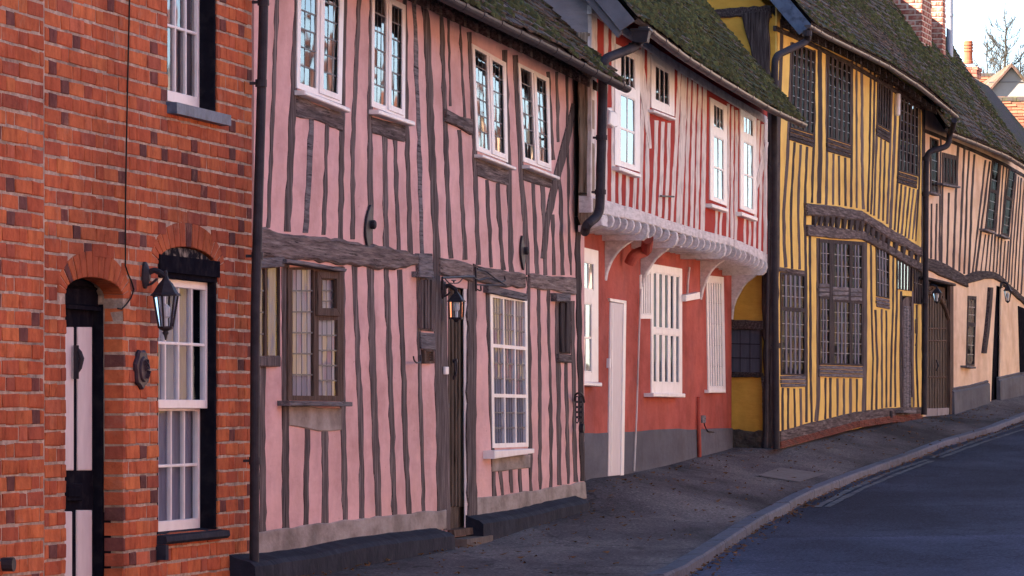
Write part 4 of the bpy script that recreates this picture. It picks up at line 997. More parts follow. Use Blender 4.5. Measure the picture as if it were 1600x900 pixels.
# shutters and boards
def louvre(root, fr, q, d, n, m, name='shutter'):
    (x0,y0),(x1,y1),(x2,y2),(x3,y3) = q
    w = plate(root, fr, q, d, m, name)
    for i in range(n):
        s0, s1 = (i+.2)/n, (i+.75)/n; a = lambda s: (x0+(x1-x0)*s, y0+(y1-y0)*s+3); b = lambda s: (x3+(x2-x3)*s, y3+(y2-y3)*s-3)
        plate(w, fr, [a(s0), a(s1), b(s1), b(s0)], d+.02, m, 'slat', d0=d-.005)
    return w
louvre(HP, FP, [(658,434),(679,434),(679,518),(658,516)], .015, 4, 'stud'); plate(HP, FP, [(656,424),(678,424),(678,434),(656,433)], .06, 'greyboard', 'window_hood')
plate(HP, FP, [(658,519),(680,521),(681,547),(659,545)], .02, 'greyboard', 'panel')
louvre(HP, FP, [(876,470),(893,470),(892,553),(877,553)], .012, 2, 'dstud'); plate(HP, FP, [(870,458),(892,459),(892,471),(871,471)], .055, 'greyboard', 'window_hood')
beam(HP, FP, [(874,553),(894,554)], [(874,566),(894,567)], d=.03, jit=.5)
mb = MB()
for r_ in ([(664,546),(679,546),(677,550),(667,550)], [(667,550),(664,546),(664,568),(667,564)], [(664,568),(679,568),(677,564),(667,564)], [(679,546),(679,568),(677,564),(677,550)]): pxprism(mb, FP, r_, 0, .03, .003)
pxprism(mb, FP, [(666,549),(678,549),(678,565),(666,565)], -.02, .004, 0)
for i in range(3): y = 552+i*4; pxprism(mb, FP, [(666,y),(678,y),(678,y+1.6),(666,y+1.6)], 0, .015, 0)
mb.build('wall_vent', 'brown', HP)
# iron wall ties
for (x, y, x2, y2) in ((581,320,577,388),(817,368,821,422)):
    cx, cy = (x+x2)/2, (y+y2)/2; R = MB(); pts = []
    for k in range(13): t = k/12; w_ = 6*sin(pi*t)**.8+.6; pts.append((x+(x2-x)*t-w_, y+(y2-y)*t))
    for k in range(12, -1, -1): t = k/12; w_ = 6*sin(pi*t)**.8+.6; pts.append((x+(x2-x)*t+w_*.7, y+(y2-y)*t))
    if x > 700: pts = [(px_*.55+817.5*.45 if True else 0, py_) for px_, py_ in pts]
    pxprism(R, FP, pts, .005, .02, .004); c = FP.P(cx+1, cy-3, .02); tube(R, [c, c+FP.n*.025, c+FP.n*.035], [.03,.032,.018], 10)
    R.build('tie_plate', 'iron', HP)
mb = MB(); tube(mb, smoothpath([FP.P(657,555,.02), FP.P(657,566,.03), FP.P(651,567,.07), FP.P(647,563,.07), FP.P(646,557,.07)], .02), .006, 6); mb.build('iron_hook', 'iron', HP)
# scrolled iron sign bracket above the door and over the window
mb = MB()
def scr(pts, r=.006): tube(mb, smoothpath([FP.P(x, y, d_) for x, y, d_ in pts], .04), r, 6)
scr([(691,434,.14),(741,432,.05)],.009); scr([(691,434,.14),(691,452,.12)],.008); scr([(738,432,.05),(748,438,.04),(765,434,.05),(782,441,.06),(790,438,.06),(788,432,.06)])
scr([(743,417,.04),(744,455,.04)],.008); scr([(745,445,.04),(791,446,.10)],.006); scr([(746,420,.04),(760,424,.05),(775,436,.07),(789,445,.1)]); scr([(745,452,.04),(752,455,.06),(751,447,.06)])
for k in range(2): x = 699+k*20; s_ = 1-2*k; scr([(x-4*s_,435,.12),(x+2*s_,442,.11),(x+10*s_,443,.10),(x+11*s_,438,.10),(x+7*s_,438,.10)], .0045)
mb.build('iron_bracket', 'iron', HP)
lantern(FP, 690, 452, .11, .25, .135, 0, 'black box lantern hanging by the brown ribbed door of the pink house', hexa=False, tap=.44)
# hanging chain with padlock at the corner
R = thing('chain_and_padlock', 'black iron chain with a hanging padlock on the corner post of the pink house', 'chain', tuple(FP.P(903,616,.05)), math.atan2(FP.t.y, FP.t.x))
mb = MB(); tube(mb, smoothpath([FP.P(898,626,.02), FP.P(899,616,.06), FP.P(906,613,.10), FP.P(911,618,.10), FP.P(913,628,.08)], .04), .009, 7); mb.build('ring', 'iron', R)
for x0 in (901.5, 907.5):
    y = 620
    while y < 660:
        mb = MB(); a = FP.P(x0, y, .08); b = FP.P(x0+.4, y+8, .08); m_ = (a+b)/2; ax = FP.t if int(y) % 2 else FP.n
        pts = [m_+ax*(.012*cos(t))+Vector((0,0,.028*sin(t))) for t in [2*pi*k/10 for k in range(11)]]; tube(mb, pts, .005, 5, cap=False); mb.build('chain_link', 'iron', R); y += 8
mb = MB(); c = FP.P(909,669,.08); tube(mb, [c-FP.n*.02, c+FP.n*.02], .04, 14); mb.build('padlock', 'iron', R)
body(HP, FP, uP0+.01, uP1-.01, 6.4, FP.uv(913,95)[1], vb, 'render', 3.3, FP.uv(913,95)[1]+3.1)
roof(HP, FP, EXT, .37, 46, 3.3, uP0-.3, U(FP,972,.37), 'roofA', moss=5200, mseed=3, mossy=.93)
gutter(HP, FP, EXT[1:] if False else [(400,-148)]+EXT[1:-1]+[(979,142)], .40, 12.5, m='iron', joints=14)
for k in range(26):
    mb = MB(); u = uP0+.2+k*(uP1-.3)/26; v_ = lerp_line([FP.uv(x,y,.37) for x,y in EXT], u); cross(mb, FP, [(-.1,v_+.28),(.20,v_+.03),(.20,v_-.04),(-.1,v_+.12)], u, u+.09); mb.build('rafter_foot', 'dbeam', HP)
downpipe(HP, FP, [(413,-60),(411,60),(399,480),(397,920)], 15, .10, clips=((411.5,3),(408,130),(402,400),(398,720)))
# ================================================================== RED HOUSE
HR = house('timber_framed_house', 'red and white striped house with a jettied upper floor and very mossy roof', FRu, gz(925, FRl))
hol = []; uR1 = U(FRu, 1199)
EY = [(905,-10),(1008,47),(1068,92),(1120,125),(1200,172),(1253,196)]
def tallwin(quad, tr, sill, low=(2,2)):
    return window(HR, FRu, quad, [(.22,.04,.80,tr-.03,3,1,'bar'), (.22,tr+.05,.80,.965,low[0],low[1],'bar')], 'white', .014, sill=sill, holes=hol, barw=.02, tilt=.02)
wr_ = tallwin([(962,68),(1000,88),(1000,269),(961,257)], .34, (968,260,1002,272,6,.07)); wr_['label'] = 'tall white window nearest the drainpipe, glass lit warm'
window(HR, FRu, [(1018,84),(1054,106),(1054,182),(1018,168)], [(.18,.15,.78,.84,3,1,'bar')], 'white', .014, sill=(1022,171,1056,184,4,.07), holes=hol, barw=.02)
tallwin([(1110,152),(1136,166),(1136,322),(1110,312)], .30, (1113,318,1138,326,6,.07))
tallwin([(1157,170),(1182,184),(1182,336),(1157,326)], .25, (1160,331,1184,340,6,.07))
vj = lambda x: lerp_line([(925,332),(940,334),(1012,350),(1066,366),(1134,382),(1170,396),(1200,411)], x)
mb = MB(); holed_wall(mb, FRu, [FRu.uv(x, vj(x)) for x in (925,960,1012,1066,1100,1134,1170,1199)]+[*[(U(FRu,x_), wtop(FRu,EY,.42,50,U(FRu,x_))) for x_ in (1199,1120,1008,925)]], hol, 0, .02)
mb.build('wall', 'redup', HR)
ftop = lambda x: lerp_line([(925,306),(938,310),(1010,331),(1061,349),(1098,360),(1140,370),(1170,382),(1199,396)], x)
wt_ = lambda x: lerp_line([(925,10),(1008,64),(1068,104),(1120,137),(1200,184)], x)
def rs(xt, yt, xb, yb, w, **k): stud(HR, FRu, [(xt,yt),((xt+xb)/2+random.uniform(-1,1),(yt+yb)/2),(xb,yb)], w, d=.004, m='limestud', jit=.5, step=14, **k)
for xt, xb, w in ((929,927,8),(947.5,946,6),(959,958.5,6),(1005,1001,5),(1014.5,1011,5),(1062.5,1050,5),(1070,1061,9),(1078.5,1072,4.5),(1086,1081,5),(1094.5,1089,5),(1102,1098,6)):
    rs(xt, wt_(xt)+2, xb, ftop(xb)+1, w)
for xt, yt, xb, w in ((970,268,969,4.5),(981,273,980,4.5),(993,276,991,4.5),(1026,188,1021,5),(1036,190,1031,5),(1046,192,1041,5),
    (1120,328,1119,3.5),(1128,330,1126,3.5),(1138.5,162,1137,3.5),(1145,166,1144,4),(1151.5,172,1150,4.5),(1165,342,1164,3.5),(1172,344,1171,3.5),(1186,188,1179,4),(1192,194,1187,4),(1197.5,186,1196,5)):
    rs(xt, yt, xb, ftop(xb)+1, w)
stud(HR, FRu, [(997,78,11),(1003,120,11),(1008,160,9),(1013,200,7),(1017,232,3)], 8, d=.010, m='limestud', name='brace')
stud(HR, FRu, [(1199,222,4),(1193,250,7),(1187,275,7),(1181,300,3)], 6, d=.010, m='limestud', name='brace')
beam(HR, FRu, [(925,8),(1008,62),(1068,102),(1120,135),(1199,182)], [(925,22),(1008,76),(1068,116),(1120,148),(1199,194)], d=.012, m='lime', name='wall_plate', jit=.8)
xs = [925,938,975,1010,1035,1061,1098,1140,1170,1199]
beam(HR, FRu, [(x, ftop(x)) for x in xs], [(x, vj(x)) for x in xs], d=.012, m='lime', name='fascia_beam', jit=.8, step=10, d0=-.1, ch=.01)
# joist ends
DJ = (FRu.P(1143,HY,0)-FRl.P(1143,HY,0)).dot(FRu.n)
JB = .46
js = [943,953.5,964,974.5,985.5,996,1008,1018.5,1029,1041,1053.5,1066,1077,1087,1096,1105,1113,1121,1129,1137.5,1145.5,1153,1161,1168,1175,1181.5,1188,1194]
for i, x in enumerate(js):
    big = i in (6, 10, 18, 27); u = U(FRu, x); v_ = FRu.uv(x, vj(x))[1]; h = .115 if not big else .155; w = .042 if not big else .065
    prof = [(-JB, v_+.0), (.012, v_), (.028,v_-.015), (.034, v_-h*.45), (.018, v_-h*.8), (-.02, v_-h), (-JB, v_-h)]
    mb = MB(); cross(mb, FRu, prof, u-w, u+w*.9); mb.build('joist', 'lime', HR)
mb = MB()
for a, b in zip(xs, xs[1:]):
    for dd0 in (0,):
        pa, pb = FRu.uv(a, vj(a)), FRu.uv(b, vj(b)); mb.quad(FRu.L(pa[0], pa[1]-.03, .0), FRu.L(pb[0], pb[1]-.03, .0), FRu.L(pb[0], pb[1]-.03, -.62), FRu.L(pa[0], pa[1]-.03, -.62))
mb.build('soffit', 'lime', HR)
# brackets and cross beams under the jetty, built in planes across the street
for (x, brk, bm) in (
  (945, [(944,371),(991,371),(988,376),(977,383),(968,390),(962,397),(956,406),(952,415),(948,426),(946,438),(943,438)], [(944,360),(1004,361),(1010,364),(1010,371),(944,371)]),
  (1001,[(1000,386),(1045,386),(1042,391),(1034,396),(1024,405),(1017,415),(1010,425),(1006,437),(1001,452),(999,452)], [(1000,371),(1056,371),(1063,376),(1062,386),(1000,386)]),
  (1094,[(1093,402),(1134,403),(1131,407),(1124,411),(1118,416),(1111,424),(1105,434),(1099,450),(1095,468),(1093,468)], [(1093,392),(1143,392),(1149,396),(1148,402),(1093,402)]),
  (1143,[(1142,428),(1182,429),(1178,433),(1167,441),(1161,448),(1156,457),(1150,468),(1146,480),(1144,499),(1141,499)], [(1142,415),(1190,415),(1195,420),(1194,428),(1142,428)])):
    fs = side(FRl, x); mb = MB(); pxprism(mb, fs, brk, -.10, .0, .008); mb.build('bracket', 'lime', HR)
    mb = MB(); pxprism(mb, fs, bm, -.16, .01, .008); mb.build('cross_beam', 'lime', HR)
# lower wall
hol = []; RL = lambda fr_: None
window(HR, FRl, [(902,384),(935,392),(935,597),(902,596)], [(.10,.10,.78,.31,3,1,'bar'), (.15,.41,.68,.93,2,2,'bar')], 'white', .012, sill=(905,596,941,598,6,.09), holes=hol)
w_ = window(HR, FRl, [(1018,412),(1066,420),(1066,615),(1018,614)], [(.07,.06,.90,.495,4,1,'slat'), (.07,.535,.90,.92,4,1,'slat')], 'white', .012, sill=(1022,614,1071,615,6,.10), holes=hol, glass='gsoft')
w_['label'] = 'large white window with thick upright bars in the red lower wall'
window(HR, FRl, [(1104,430),(1131,433),(1134,614),(1107,614)], [(.1,.05,.86,.95,5,5,'slat')], 'white', .012, sill=(1108,609,1134,609,5,.05), holes=hol, curtain='full', glass='gsoft')
window(HR, FRl, [(1001,430),(1018,418),(1018,498),(1001,498)], [(.08,.08,.95,.92,4,1,'slat')], 'white', .012, holes=hol)
hol.append([FRl.uv(x,y) for x,y in ((955,742),(975,741),(975,470),(955,470))])
uA, uB_ = U(FRl, 880), U(FRl, 1143)
rb = CAMZ-1.0*S; mb = MB(); holed_wall(mb, FRl, [(uA, rb), (uB_, rb), (uB_, FRl.uv(1143,405)[1]), FRl.uv(1100,372), FRl.uv(1000,345), (uA, FRl.uv(912,325)[1])], hol, 0, .02)
mb.build('wall', 'red', HR)
beam(HR, FRl, [(900,677),(952,676),(1000,674),(1045,670),(1092,671)], [(900,760),(952,760),(1000,750),(1045,740),(1092,725)], d=.006, m='greyband', name='painted_band', jit=.8, ch=.002)
beam(HR, FRl, [(1092,671),(1120,670),(1145,669)], [(1092,730),(1120,722),(1145,715)], d=.02, m='greyband', name='painted_band', jit=1.2, ch=.004)
# cream door
dq = [(953,470),(978,470),(976,742),(951,745)]
mb = MB()
for r_ in ([(953,466),(979,470),(979,475),(954,471)], [(975,471),(979,471),(975,743),(970.5,743)]): pxprism(mb, FRl, r_, -.03, .022, .003)
mb.build('door_frame', 'white', HR)
door = plate(HR, FRl, [(954,472),(976,475),(972,742),(950.5,744)], .012, 'cream', 'door', d0=-.03, ch=.002)
plate(door, FRl, [(957,482),(958.4,482),(956.4,738),(955,738)], .016, 'white', 'door_bead', d0=.0, ch=.001); plate(door, FRl, [(953,560),(954.6,560),(954.3,575),(952.8,575)], .03, 'white', 'door_handle', d0=.0)
# thin pipe
mb = MB(); tube(mb, [FRl.P(x,y,.025) for x,y in ((1001,452),(998,540),(995,640),(991,736))], .009, 7); mb.build('waste_pipe', 'limestud', HR)
mb = MB(); tube(mb, [FRl.P(x,y,.03) for x,y in ((1092,620),(1092,668),(1093,714))], .022, 9); mb.build('waste_pipe', 'red', HR)
plate(HR, FRl, [(1098,649),(1103,649),(1103,661),(1098,661)], .06, 'greyboard', 'meter_box')
mb = MB(); tube(mb, smoothpath([FRl.P(x,y,.03) for x,y in ((1100,661),(1102,668),(1106,674),(1116,675))],.05), .006, 6); mb.build('cable', 'wire', HR)
plate(HR, FRl, [(1072,461),(1094,456),(1094,467),(1072,471)], .06, 'white', 'junction_box'); mb = MB(); tube(mb, [FRl.P(1074,462,.03), FRl.P(1075,440,.03), FRl.P(1077,418,.03)], .012, 7); mb.build('cable', 'limestud', HR)
mb = MB(); tube(mb, smoothpath([FRl.P(998,372,.02), FRl.P(1003,388,.30), FRl.P(987,392,.12), FRl.P(983,407,.1)] if False else [FRl.P(1012,372,.3), FRl.P(1010,392,.22), FRl.P(990,398,.12), FRl.P(984,412,.08)], .08), .055, 12); mb.build('soil_pipe', 'red', HR)
# alarm box, iron strap
mb = MB(); pxprism(mb, FRu, [(955,172),(966,176),(966,198),(960,200),(953,194)], 0, .09, .012); pxprism(mb, FRu, [(951,168),(957,168),(957,182),(951,182)], 0, .05, .008); mb.build('alarm_box', 'white', HR)
plate(HR, FRu, [(1034,305),(1054,306),(1054,308.5),(1034,307.5)], .03, 'iron', 'iron_strap', d0=.015, ch=.001)
# end wall facing down the street, corner post, carved end
fs = side_u(FRu, 0.0)
jd = DJ+.1
mb = MB(); ridge_v = FRu.uv(925, 6)[1]
vt = FRu.uv(925,0)[1]
cross(mb, FRu, [(-.3, vt-4.2), (-6.6, vt-4.2), (-6.6, vt), (-3.3, vt+3.9), (.0, vt+.02), (-.0, vt-.45), (-.3,vt-.45)], .0, .12); mb.build('gable_wall', 'render', HR)
p = [(901,60),(925,40),(925,330),(903,330)]
mb = MB(); pxprism(mb, fs, strip_poly([(913,50),(914,200),(915,302)], 22, .7), -.1, .03, .012); mb.build('corner_post', 'palepost', HR)
mb = MB(); pxprism(mb, fs, [(903,304),(921,303),(928,312),(929,336),(922,348),(908,352),(902,340)], -.25, .03, .02); mb.build('carved_beam_end', 'palepost', HR)
mb = MB(); pxprism(mb, fs, [(903,352),(924,350),(927,334),(940,335),(941,352),(915,360),(903,362)], -.3, -.02, .01); mb.build('joist', 'lime', HR)
body(HR, FRl, uA, uB_, 6.2, FRu.uv(925,0)[1], rb, 'render', sides=(0,1))
mb = MB(); cross(mb, FRu, [(-.12, vt-.4), (-6.6, vt-.4), (-6.6, vt-.1), (-3.3, vt+3.75), (-.12, vt-.1)], uR1-.14, uR1-.02); mb.build('gable_wall', 'render', HR)
roof(HR, FRu, EY, .42, 50, 3.3, -.30, U(FRu,1252,.42), 'roofB', moss=9000, mseed=11, mossy=1.35)
gutter(HR, FRu, [(1005,46)]+EY[2:-1]+[(1256,198)], .45, 8, joints=13)
# bargeboard of the near verge
mb = MB(); ve = lerp_line([FRu.uv(x,y,.42) for x,y in EY], -.3)+.05; ta = tan(radians(50))
cross(mb, FRu, [(.42, ve-.02), (.30, ve-.10), (-3.2, ve+3.5*ta-.08), (-3.2, ve+3.62*ta-.04)], -.36, -.32); mb.build('bargeboard', 'paintgrey', HR)
mb = MB(); cross(mb, FRu, [(.30, ve-.11), (.26, ve-.15), (-3.2, ve+3.46*ta-.15), (-3.2, ve+3.5*ta-.11)], -.31, -.22); mb.build('verge_rafter', 'paintgrey', HR)
# hopper and pipes at the near corner
hp = FRu.P(1002,48,.43)
mb = MB()
for k,(a,b,z0_,z1_) in enumerate(((.075,.055,.0,-.10),(.085,.085,.015,-.005))):
    vs = [hp+FRu.t*(sx*a)+FRu.n*(sy*a)+Vector((0,0,z0_)) for sx,sy in ((-1,-1),(1,-1),(1,1),(-1,1))]+[hp+FRu.t*(sx*b)+FRu.n*(sy*b)+Vector((0,0,z1_)) for sx,sy in ((-1,-1),(1,-1),(1,1),(-1,1))]
    mb.add(vs, [(0,1,2,3),(7,6,5,4)]+[(i,(i+1)%4,4+(i+1)%4,4+i) for i in range(4)])
mb.build('hopper', 'iron', HR)
dp = [FRu.P(1000,52,.42), FRu.P(996,72,.38), FRu.P(942,93,.16), FRu.P(942,150,.13), FRu.P(937,335,.13), FRu.P(916,352,.05), FRu.P(914,362,.0)]
mb = MB(); tube(mb, smoothpath(dp,.09), .040, 14)
for x, y, d_ in ((996,68,.38),(942,102,.15),(940,215,.13),(938,300,.13)): c = FRu.P(x,y,d_); tube(mb, [c-Vector((0,0,.02)), c+Vector((0,0,.02))], .049, 12); box(mb, c-FRu.n*.06, .015, .03, .008)
mb.build('downpipe', 'iron', HR)
# ================================================================== YELLOW HOUSE
HY_ = house('timber_framed_house', 'ochre yellow close studded timber house with dark mullioned windows', FY, gz(1214, FY))
hol = []; uY0, uY1 = 0.0, U(FY, 1446)
EYY = [(1150,-25),(1267,42),(1287,54),(1353,86),(1387,103),(1435,133),(1492,180)]
def yw(quad, lights, apron=None, d=.012, lab=None, glass='gdark', thin=0, sm='dstud'):
    w = window(HY_, FY, quad, lights, 'dstud', d, holes=hol, glass=glass, thin=thin, slatm=sm, lead='cameL', tilt=.03, label=lab, casement=False)
    if apron:
        (x0,y0),(x1,y1),(x2,y2),(x3,y3) = apron
        for i in range(3):
            a, b = i/3, (i+.88)/3; L0 = lambda t: (x0+(x3-x0)*t, y0+(y3-y0)*t); R0 = lambda t: (x1+(x2-x1)*t, y1+(y2-y1)*t)
            plate(w, FY, [L0(a), R0(a), R0(b), L0(b)], d+.006*(i % 2)+.004, 'greyboard' if thin else 'dbeam', 'apron_board', ch=.005)
    return w
yw([(1239,66),(1275,80),(1273,211),(1235,199)], [(.06,.02,.95,.98,4,8,'slat')], [(1235,200),(1273,212),(1272,231),(1234,219)], lab='dark mullioned window beside the drainpipe under the eaves')
yw([(1294,80),(1331,97),(1330,227),(1293,215)], [(.06,.02,.95,.98,4,8,'slat')], [(1293,216),(1330,228),(1330,248),(1293,237)])
yw([(1372,118),(1394,130),(1392,206),(1370.5,194)], [(.08,.02,.92,.97,4,1,'slat')], [(1370.5,195),(1391.5,207),(1391,224),(1370.5,212)], lab='small dark slatted window, upper floor')
yw([(1408,138),(1436,152),(1435,276),(1404,267)], [(.06,.02,.95,.98,4,8,'slat')], [(1404,268),(1434,277),(1433,295.5),(1403,286)])
yw([(1220,425),(1259,429),(1259,587),(1221,586)], [(.04,.02,.95,.335,4,3,'slat'),(.04,.375,.95,.985,4,5,'slat')], [(1221,587),(1259,587),(1260,605),(1222,606)], lab='tall leaded window beside the corner post, ground floor', thin=.34, sm='mullion', glass='gblue')
yw([(1281,373),(1350,378),(1350,572),(1281,570)], [(.02,.03,.21,.36,2,4,'slat'),(.32,.03,.66,.38,3,4,'slat'),(.73,.03,.95,.39,2,4,'slat'),(.02,.475,.21,.985,2,6,'slat'),(.32,.495,.66,.985,3,6,'slat'),(.73,.50,.95,.985,2,6,'slat')],
   [(1281,571),(1349,573),(1349,591),(1281,589)], d=.02, lab='three light bay window with carved panels between its upper and lower lights', thin=.34, sm='mullion', glass='gblue')
for (x0,y0,x1,y1) in ((1281,443,1296,464),(1302,448,1326,470),(1330,450,1347,471)):
    for k in range(3): y = y0+(y1-y0)*k/3; plate(HY_, FY, [(x0,y),(x1,y+.5),(x1,y+(y1-y0)*.29),(x0,y+(y1-y0)*.29-.3)], .028+.006*(k % 2), 'greyboard', 'carved_panel', d0=.0)
yw([(1369,377),(1390,385),(1390,467),(1370,463)], [(.05,.02,.95,.98,3,4,'slat')], [(1370,464),(1390,468),(1391,484),(1371,480)], thin=.34, sm='mullion', glass='gblue')
yw([(1402,395),(1427,406),(1426,455),(1402,452)], [(.05,.02,.95,.98,4,1,'slat')], None, lab='window over the narrow door with bright reflections', glass='glass')
yw([(1428,407),(1441,414),(1441,476),(1428,474)], [(.05,.02,.95,.98,3,2,'slat')], None)
hol.append([FY.uv(x,y) for x,y in ((1409,640),(1426,640),(1425,463),(1408,462))])
yb = CAMZ-.8*S
mb = MB(); holed_wall(mb, FY, [(uY0, yb), (uY1, yb), *[(U(FY,x_), wtop(FY,EYY,.42,50,U(FY,x_))) for x_ in (1446,1353,1267,1214)]], hol, 0, .02); mb.build('wall', 'yellow', HY_)
ysd = [([(1222,30),(1221,90),(1218,160),(1217,260),(1216,420)],5), ([(1238,66),(1234,180),(1230,260),(1225,330),(1226,380),(1228,418)],5), ([(1242,222),(1238,290),(1236,330),(1238,420)],3.6), ([(1251.5,226),(1248.5,290),(1247.5,330),(1250,421)],3.8),
 ([(1261.5,229),(1259,290),(1258,340),(1260,450),(1260.5,560),(1260.5,660)],4), ([(1273,78),(1273,200),(1271,250),(1269,317)],3.6), ([(1281,72),(1282,160),(1282,240),(1280,318)],7), ([(1292.5,84),(1292.5,240),(1291.5,320)],4),
 ([(1302.5,240),(1302,320)],3.4), ([(1311,243),(1312,321)],3.4), ([(1321,246),(1321.5,322)],3.8), ([(1331.5,95),(1331.5,200),(1330,324)],4), ([(1338.5,98),(1339,325)],3), ([(1347,102),(1347.5,250),(1349,327)],4.4),
 ([(1361,108),(1359,240),(1356,331)],3), ([(1367,112),(1365,240),(1361.5,335)],3.2), ([(1371,190),(1368.5,260),(1366,337)],3), ([(1377,216),(1373.5,342)],3), ([(1383.5,220),(1380,345)],3), ([(1394,128),(1391,230),(1386.5,350)],3.5),
 ([(1401,132),(1397.5,230),(1391.5,357)],4.6), ([(1408,138),(1403,280),(1398,360)],3.2), ([(1409,288),(1403,364)],3), ([(1415.5,291),(1409,366)],3.2), ([(1422,293),(1414.6,370)],3), ([(1428,295),(1420,373)],3), ([(1434,296),(1426,374)],2.6), ([(1438,155),(1437,280),(1431,377)],2.6),
 ([(1444,158),(1443,400),(1444,640)],7), ([(1265.7,368),(1266.5,450),(1267,580),(1268.5,660)],3.8), ([(1279,372),(1279,560),(1279,620),(1276,658)],6.5), ([(1290,590),(1290,655)],3), ([(1298,590),(1297.6,653)],4),
 ([(1308.8,591),(1309,650)],3.6), ([(1319,591),(1319,648)],3), ([(1329.6,591),(1329,646)],4.4), ([(1339.4,592),(1339,644)],3), ([(1352,378),(1352,560),(1350,643)],7), ([(1361,382),(1362,480),(1364.5,560),(1362.5,641)],3), ([(1368,484),(1371,560),(1369.5,640)],3.4),
 ([(1378,483),(1378.5,638)],2.8), ([(1385,485),(1385.5,637)],2.8), ([(1396,391),(1396,480),(1393,560),(1392,636)],3), ([(1402,396),(1401.5,470),(1399,560),(1399.4,636)],3), ([(1408,455),(1407,560),(1408,636)],3), ([(1427,455),(1426.5,560),(1428,636)],3.4), ([(1433,476),(1432,560),(1435,636)],3), ([(1223.5,606),(1223,676)],3.5), ([(1231.7,606),(1232,672)],3.6), ([(1241.5,607),(1242.5,669)],3.4), ([(1251,607),(1252,666)],3.6)]
for pts, w in ysd: stud(HY_, FY, pts, w*.9, d=.005, m='dstud' if random.random() < .6 else 'stud', jit=.35, step=12)
beam(HY_, FY, [(1218,417),(1258,423)], [(1218,424),(1258,430)], d=.015, jit=.4)
beam(HY_, FY, [(1262,317),(1300,321),(1349,329)], [(1263,337),(1300,339),(1349,346)], d=.05, jit=1, step=8, ch=.02, label='weathered jetty beam over the bay window')
beam(HY_, FY, [(1349,329),(1358,334),(1388,354),(1410,366),(1442,387)], [(1349,346),(1360,352),(1388,371),(1410,383),(1442,402)], d=.05, jit=1, step=8, ch=.02)
beam(HY_, FY, [(1263,351),(1300,354),(1351,361)], [(1264,369),(1300,372),(1351,375)], d=.035, jit=.8, step=8, ch=.01)
beam(HY_, FY, [(1351,361),(1392,384),(1410,394),(1442,412)], [(1351,375),(1392,397),(1410,407),(1442,426)], d=.035, jit=.8, step=8, ch=.01)
for x in (1276,1285,1294,1303,1312,1322,1332,1341,1349,1358,1366,1374,1382,1390,1402,1414,1426,1436):
    yt = lerp_line([(1263,336),(1300,338),(1349,345),(1388,370),(1442,401)], x); mb = MB(); pxprism(mb, FY, [(x-2.5,yt),(x+2.6,yt),(x+1.4,yt+9),(x-.5,yt+18),(x-3,yt+18)], -.02, .04, .006); mb.build('joist', 'dstud', HY_)
beam(HY_, FY, [(1221,674),(1262,663),(1300,653),(1340,644),(1392,637),(1442,636)], [(1221,691),(1262,680),(1300,670),(1340,659),(1392,651),(1442,647)], d=.035, m='beam', name='sill_rail', jit=.7, step=10)
beam(HY_, FY, [(1214,40),(1267,64),(1353,110),(1446,166)], [(1214,48),(1267,72),(1353,117),(1446,174)], d=.015, m='dbeam', name='wall_plate', jit=.6)
# brick plinth course
mb = MB(); n = 78; 
for r in range(4):
    for i in range(n):
        px = 1222+(1442-1222)*i/n; px2 = 1222+(1442-1222)*(i+.93)/n
        y = lerp_line([(1221,690),(1262,679),(1300,669),(1340,658),(1392,650),(1442,646)], px)+r*2.7
        mb.t = random.uniform(.03,.35); d = .055+.02*r+random.uniform(-.008,.008); pxprism(mb, FY, [(px,y),(px2,y),(px2,y+2.4),(px,y+2.4)], 0, d, .006)
mb.build('brickwork', 'dullbrick', HY_, kind='stuff')
mb = MB(); cross(mb, FY, [(-.1,yb),(.048,yb),(.048,FY.uv(1221,686)[1]-.05),(-.1,FY.uv(1221,686)[1]-.05)], 0, uY1*.35); mb.build('footing', 'mortar', HY_)
mb = MB(); tube(mb, [FY.P(1392,642,.05), FY.P(1393,668,.06)], .025, 9); mb.build('waste_pipe', 'iron', HY_)
door = plate(HY_, FY, [(1411,470),(1415,464),(1420,463),(1425,470),(1426,640),(1411,640)], -.03, 'stud', 'door', d0=-.08)
for k in range(3): plate(door, FY, [(1413+k*4.4,478),(1416.4+k*4.4,478),(1416.4+k*4.4,636),(1413+k*4.4,636)], -.02, 'greyboard', 'door_board', d0=-.04)
plate(HY_, FY, [(1412,641),(1432,641),(1432,645),(1412,645)], .14, 'greyboard', 'doorstep')
mb = MB(); tube(mb, smoothpath([FY.P(x,y,dq_) for x,y,dq_ in ((1431,498,.02),(1430,500,.12),(1430,520,.12),(1433,524,.06),(1430,540,.05))], .03), .006, 6); mb.build('bell_pull', 'iron', HY_)
mb = MB(); c = FY.P(1403,146,.06); tube(mb, [c, c-Vector((0,0,.01)), FY.P(1402.5,179,.06), FY.P(1402.5,181,.06)], [.02,.035,.035,.02], 10); mb.build('bat_box', 'white', HY_)
# end wall facing down the street, with corner post and mustard panels
fs = side(FY, 1214); mb = MB(); vtY = FY.uv(1214,30)[1]; 
cross(mb, FY, [(0, yb), (-6.6, yb), (-6.6, vtY), (-3.3, vtY+3.9), (0, vtY)], uY0, uY0+.10); mb.build('end_wall', 'mustard', HY_)
mb = MB(); pxprism(mb, fs, strip_poly([(1180,18,44),(1183,50,38),(1188,85,28),(1192,120,24),(1196,180,22)], 30, 1.2, 10), -.02, .05, .012); mb.build('corner_post', 'dstud', HY_)
mb = MB(); pxprism(mb, fs, strip_poly([(1199,150,28),(1200,300,28),(1202,420,26),(1203,560,22),(1205,702,20)], 24, 1.4, 12), -.02, .045, .02); mb.build('corner_post', 'dstud', HY_)
beam(HY_, fs, [(1086,22),(1120,14),(1150,11),(1205,8)], [(1086,29),(1120,28),(1150,26),(1205,27)], d=.04, m='dbeam', name='tie_beam', jit=1.2, step=9, ch=.015)
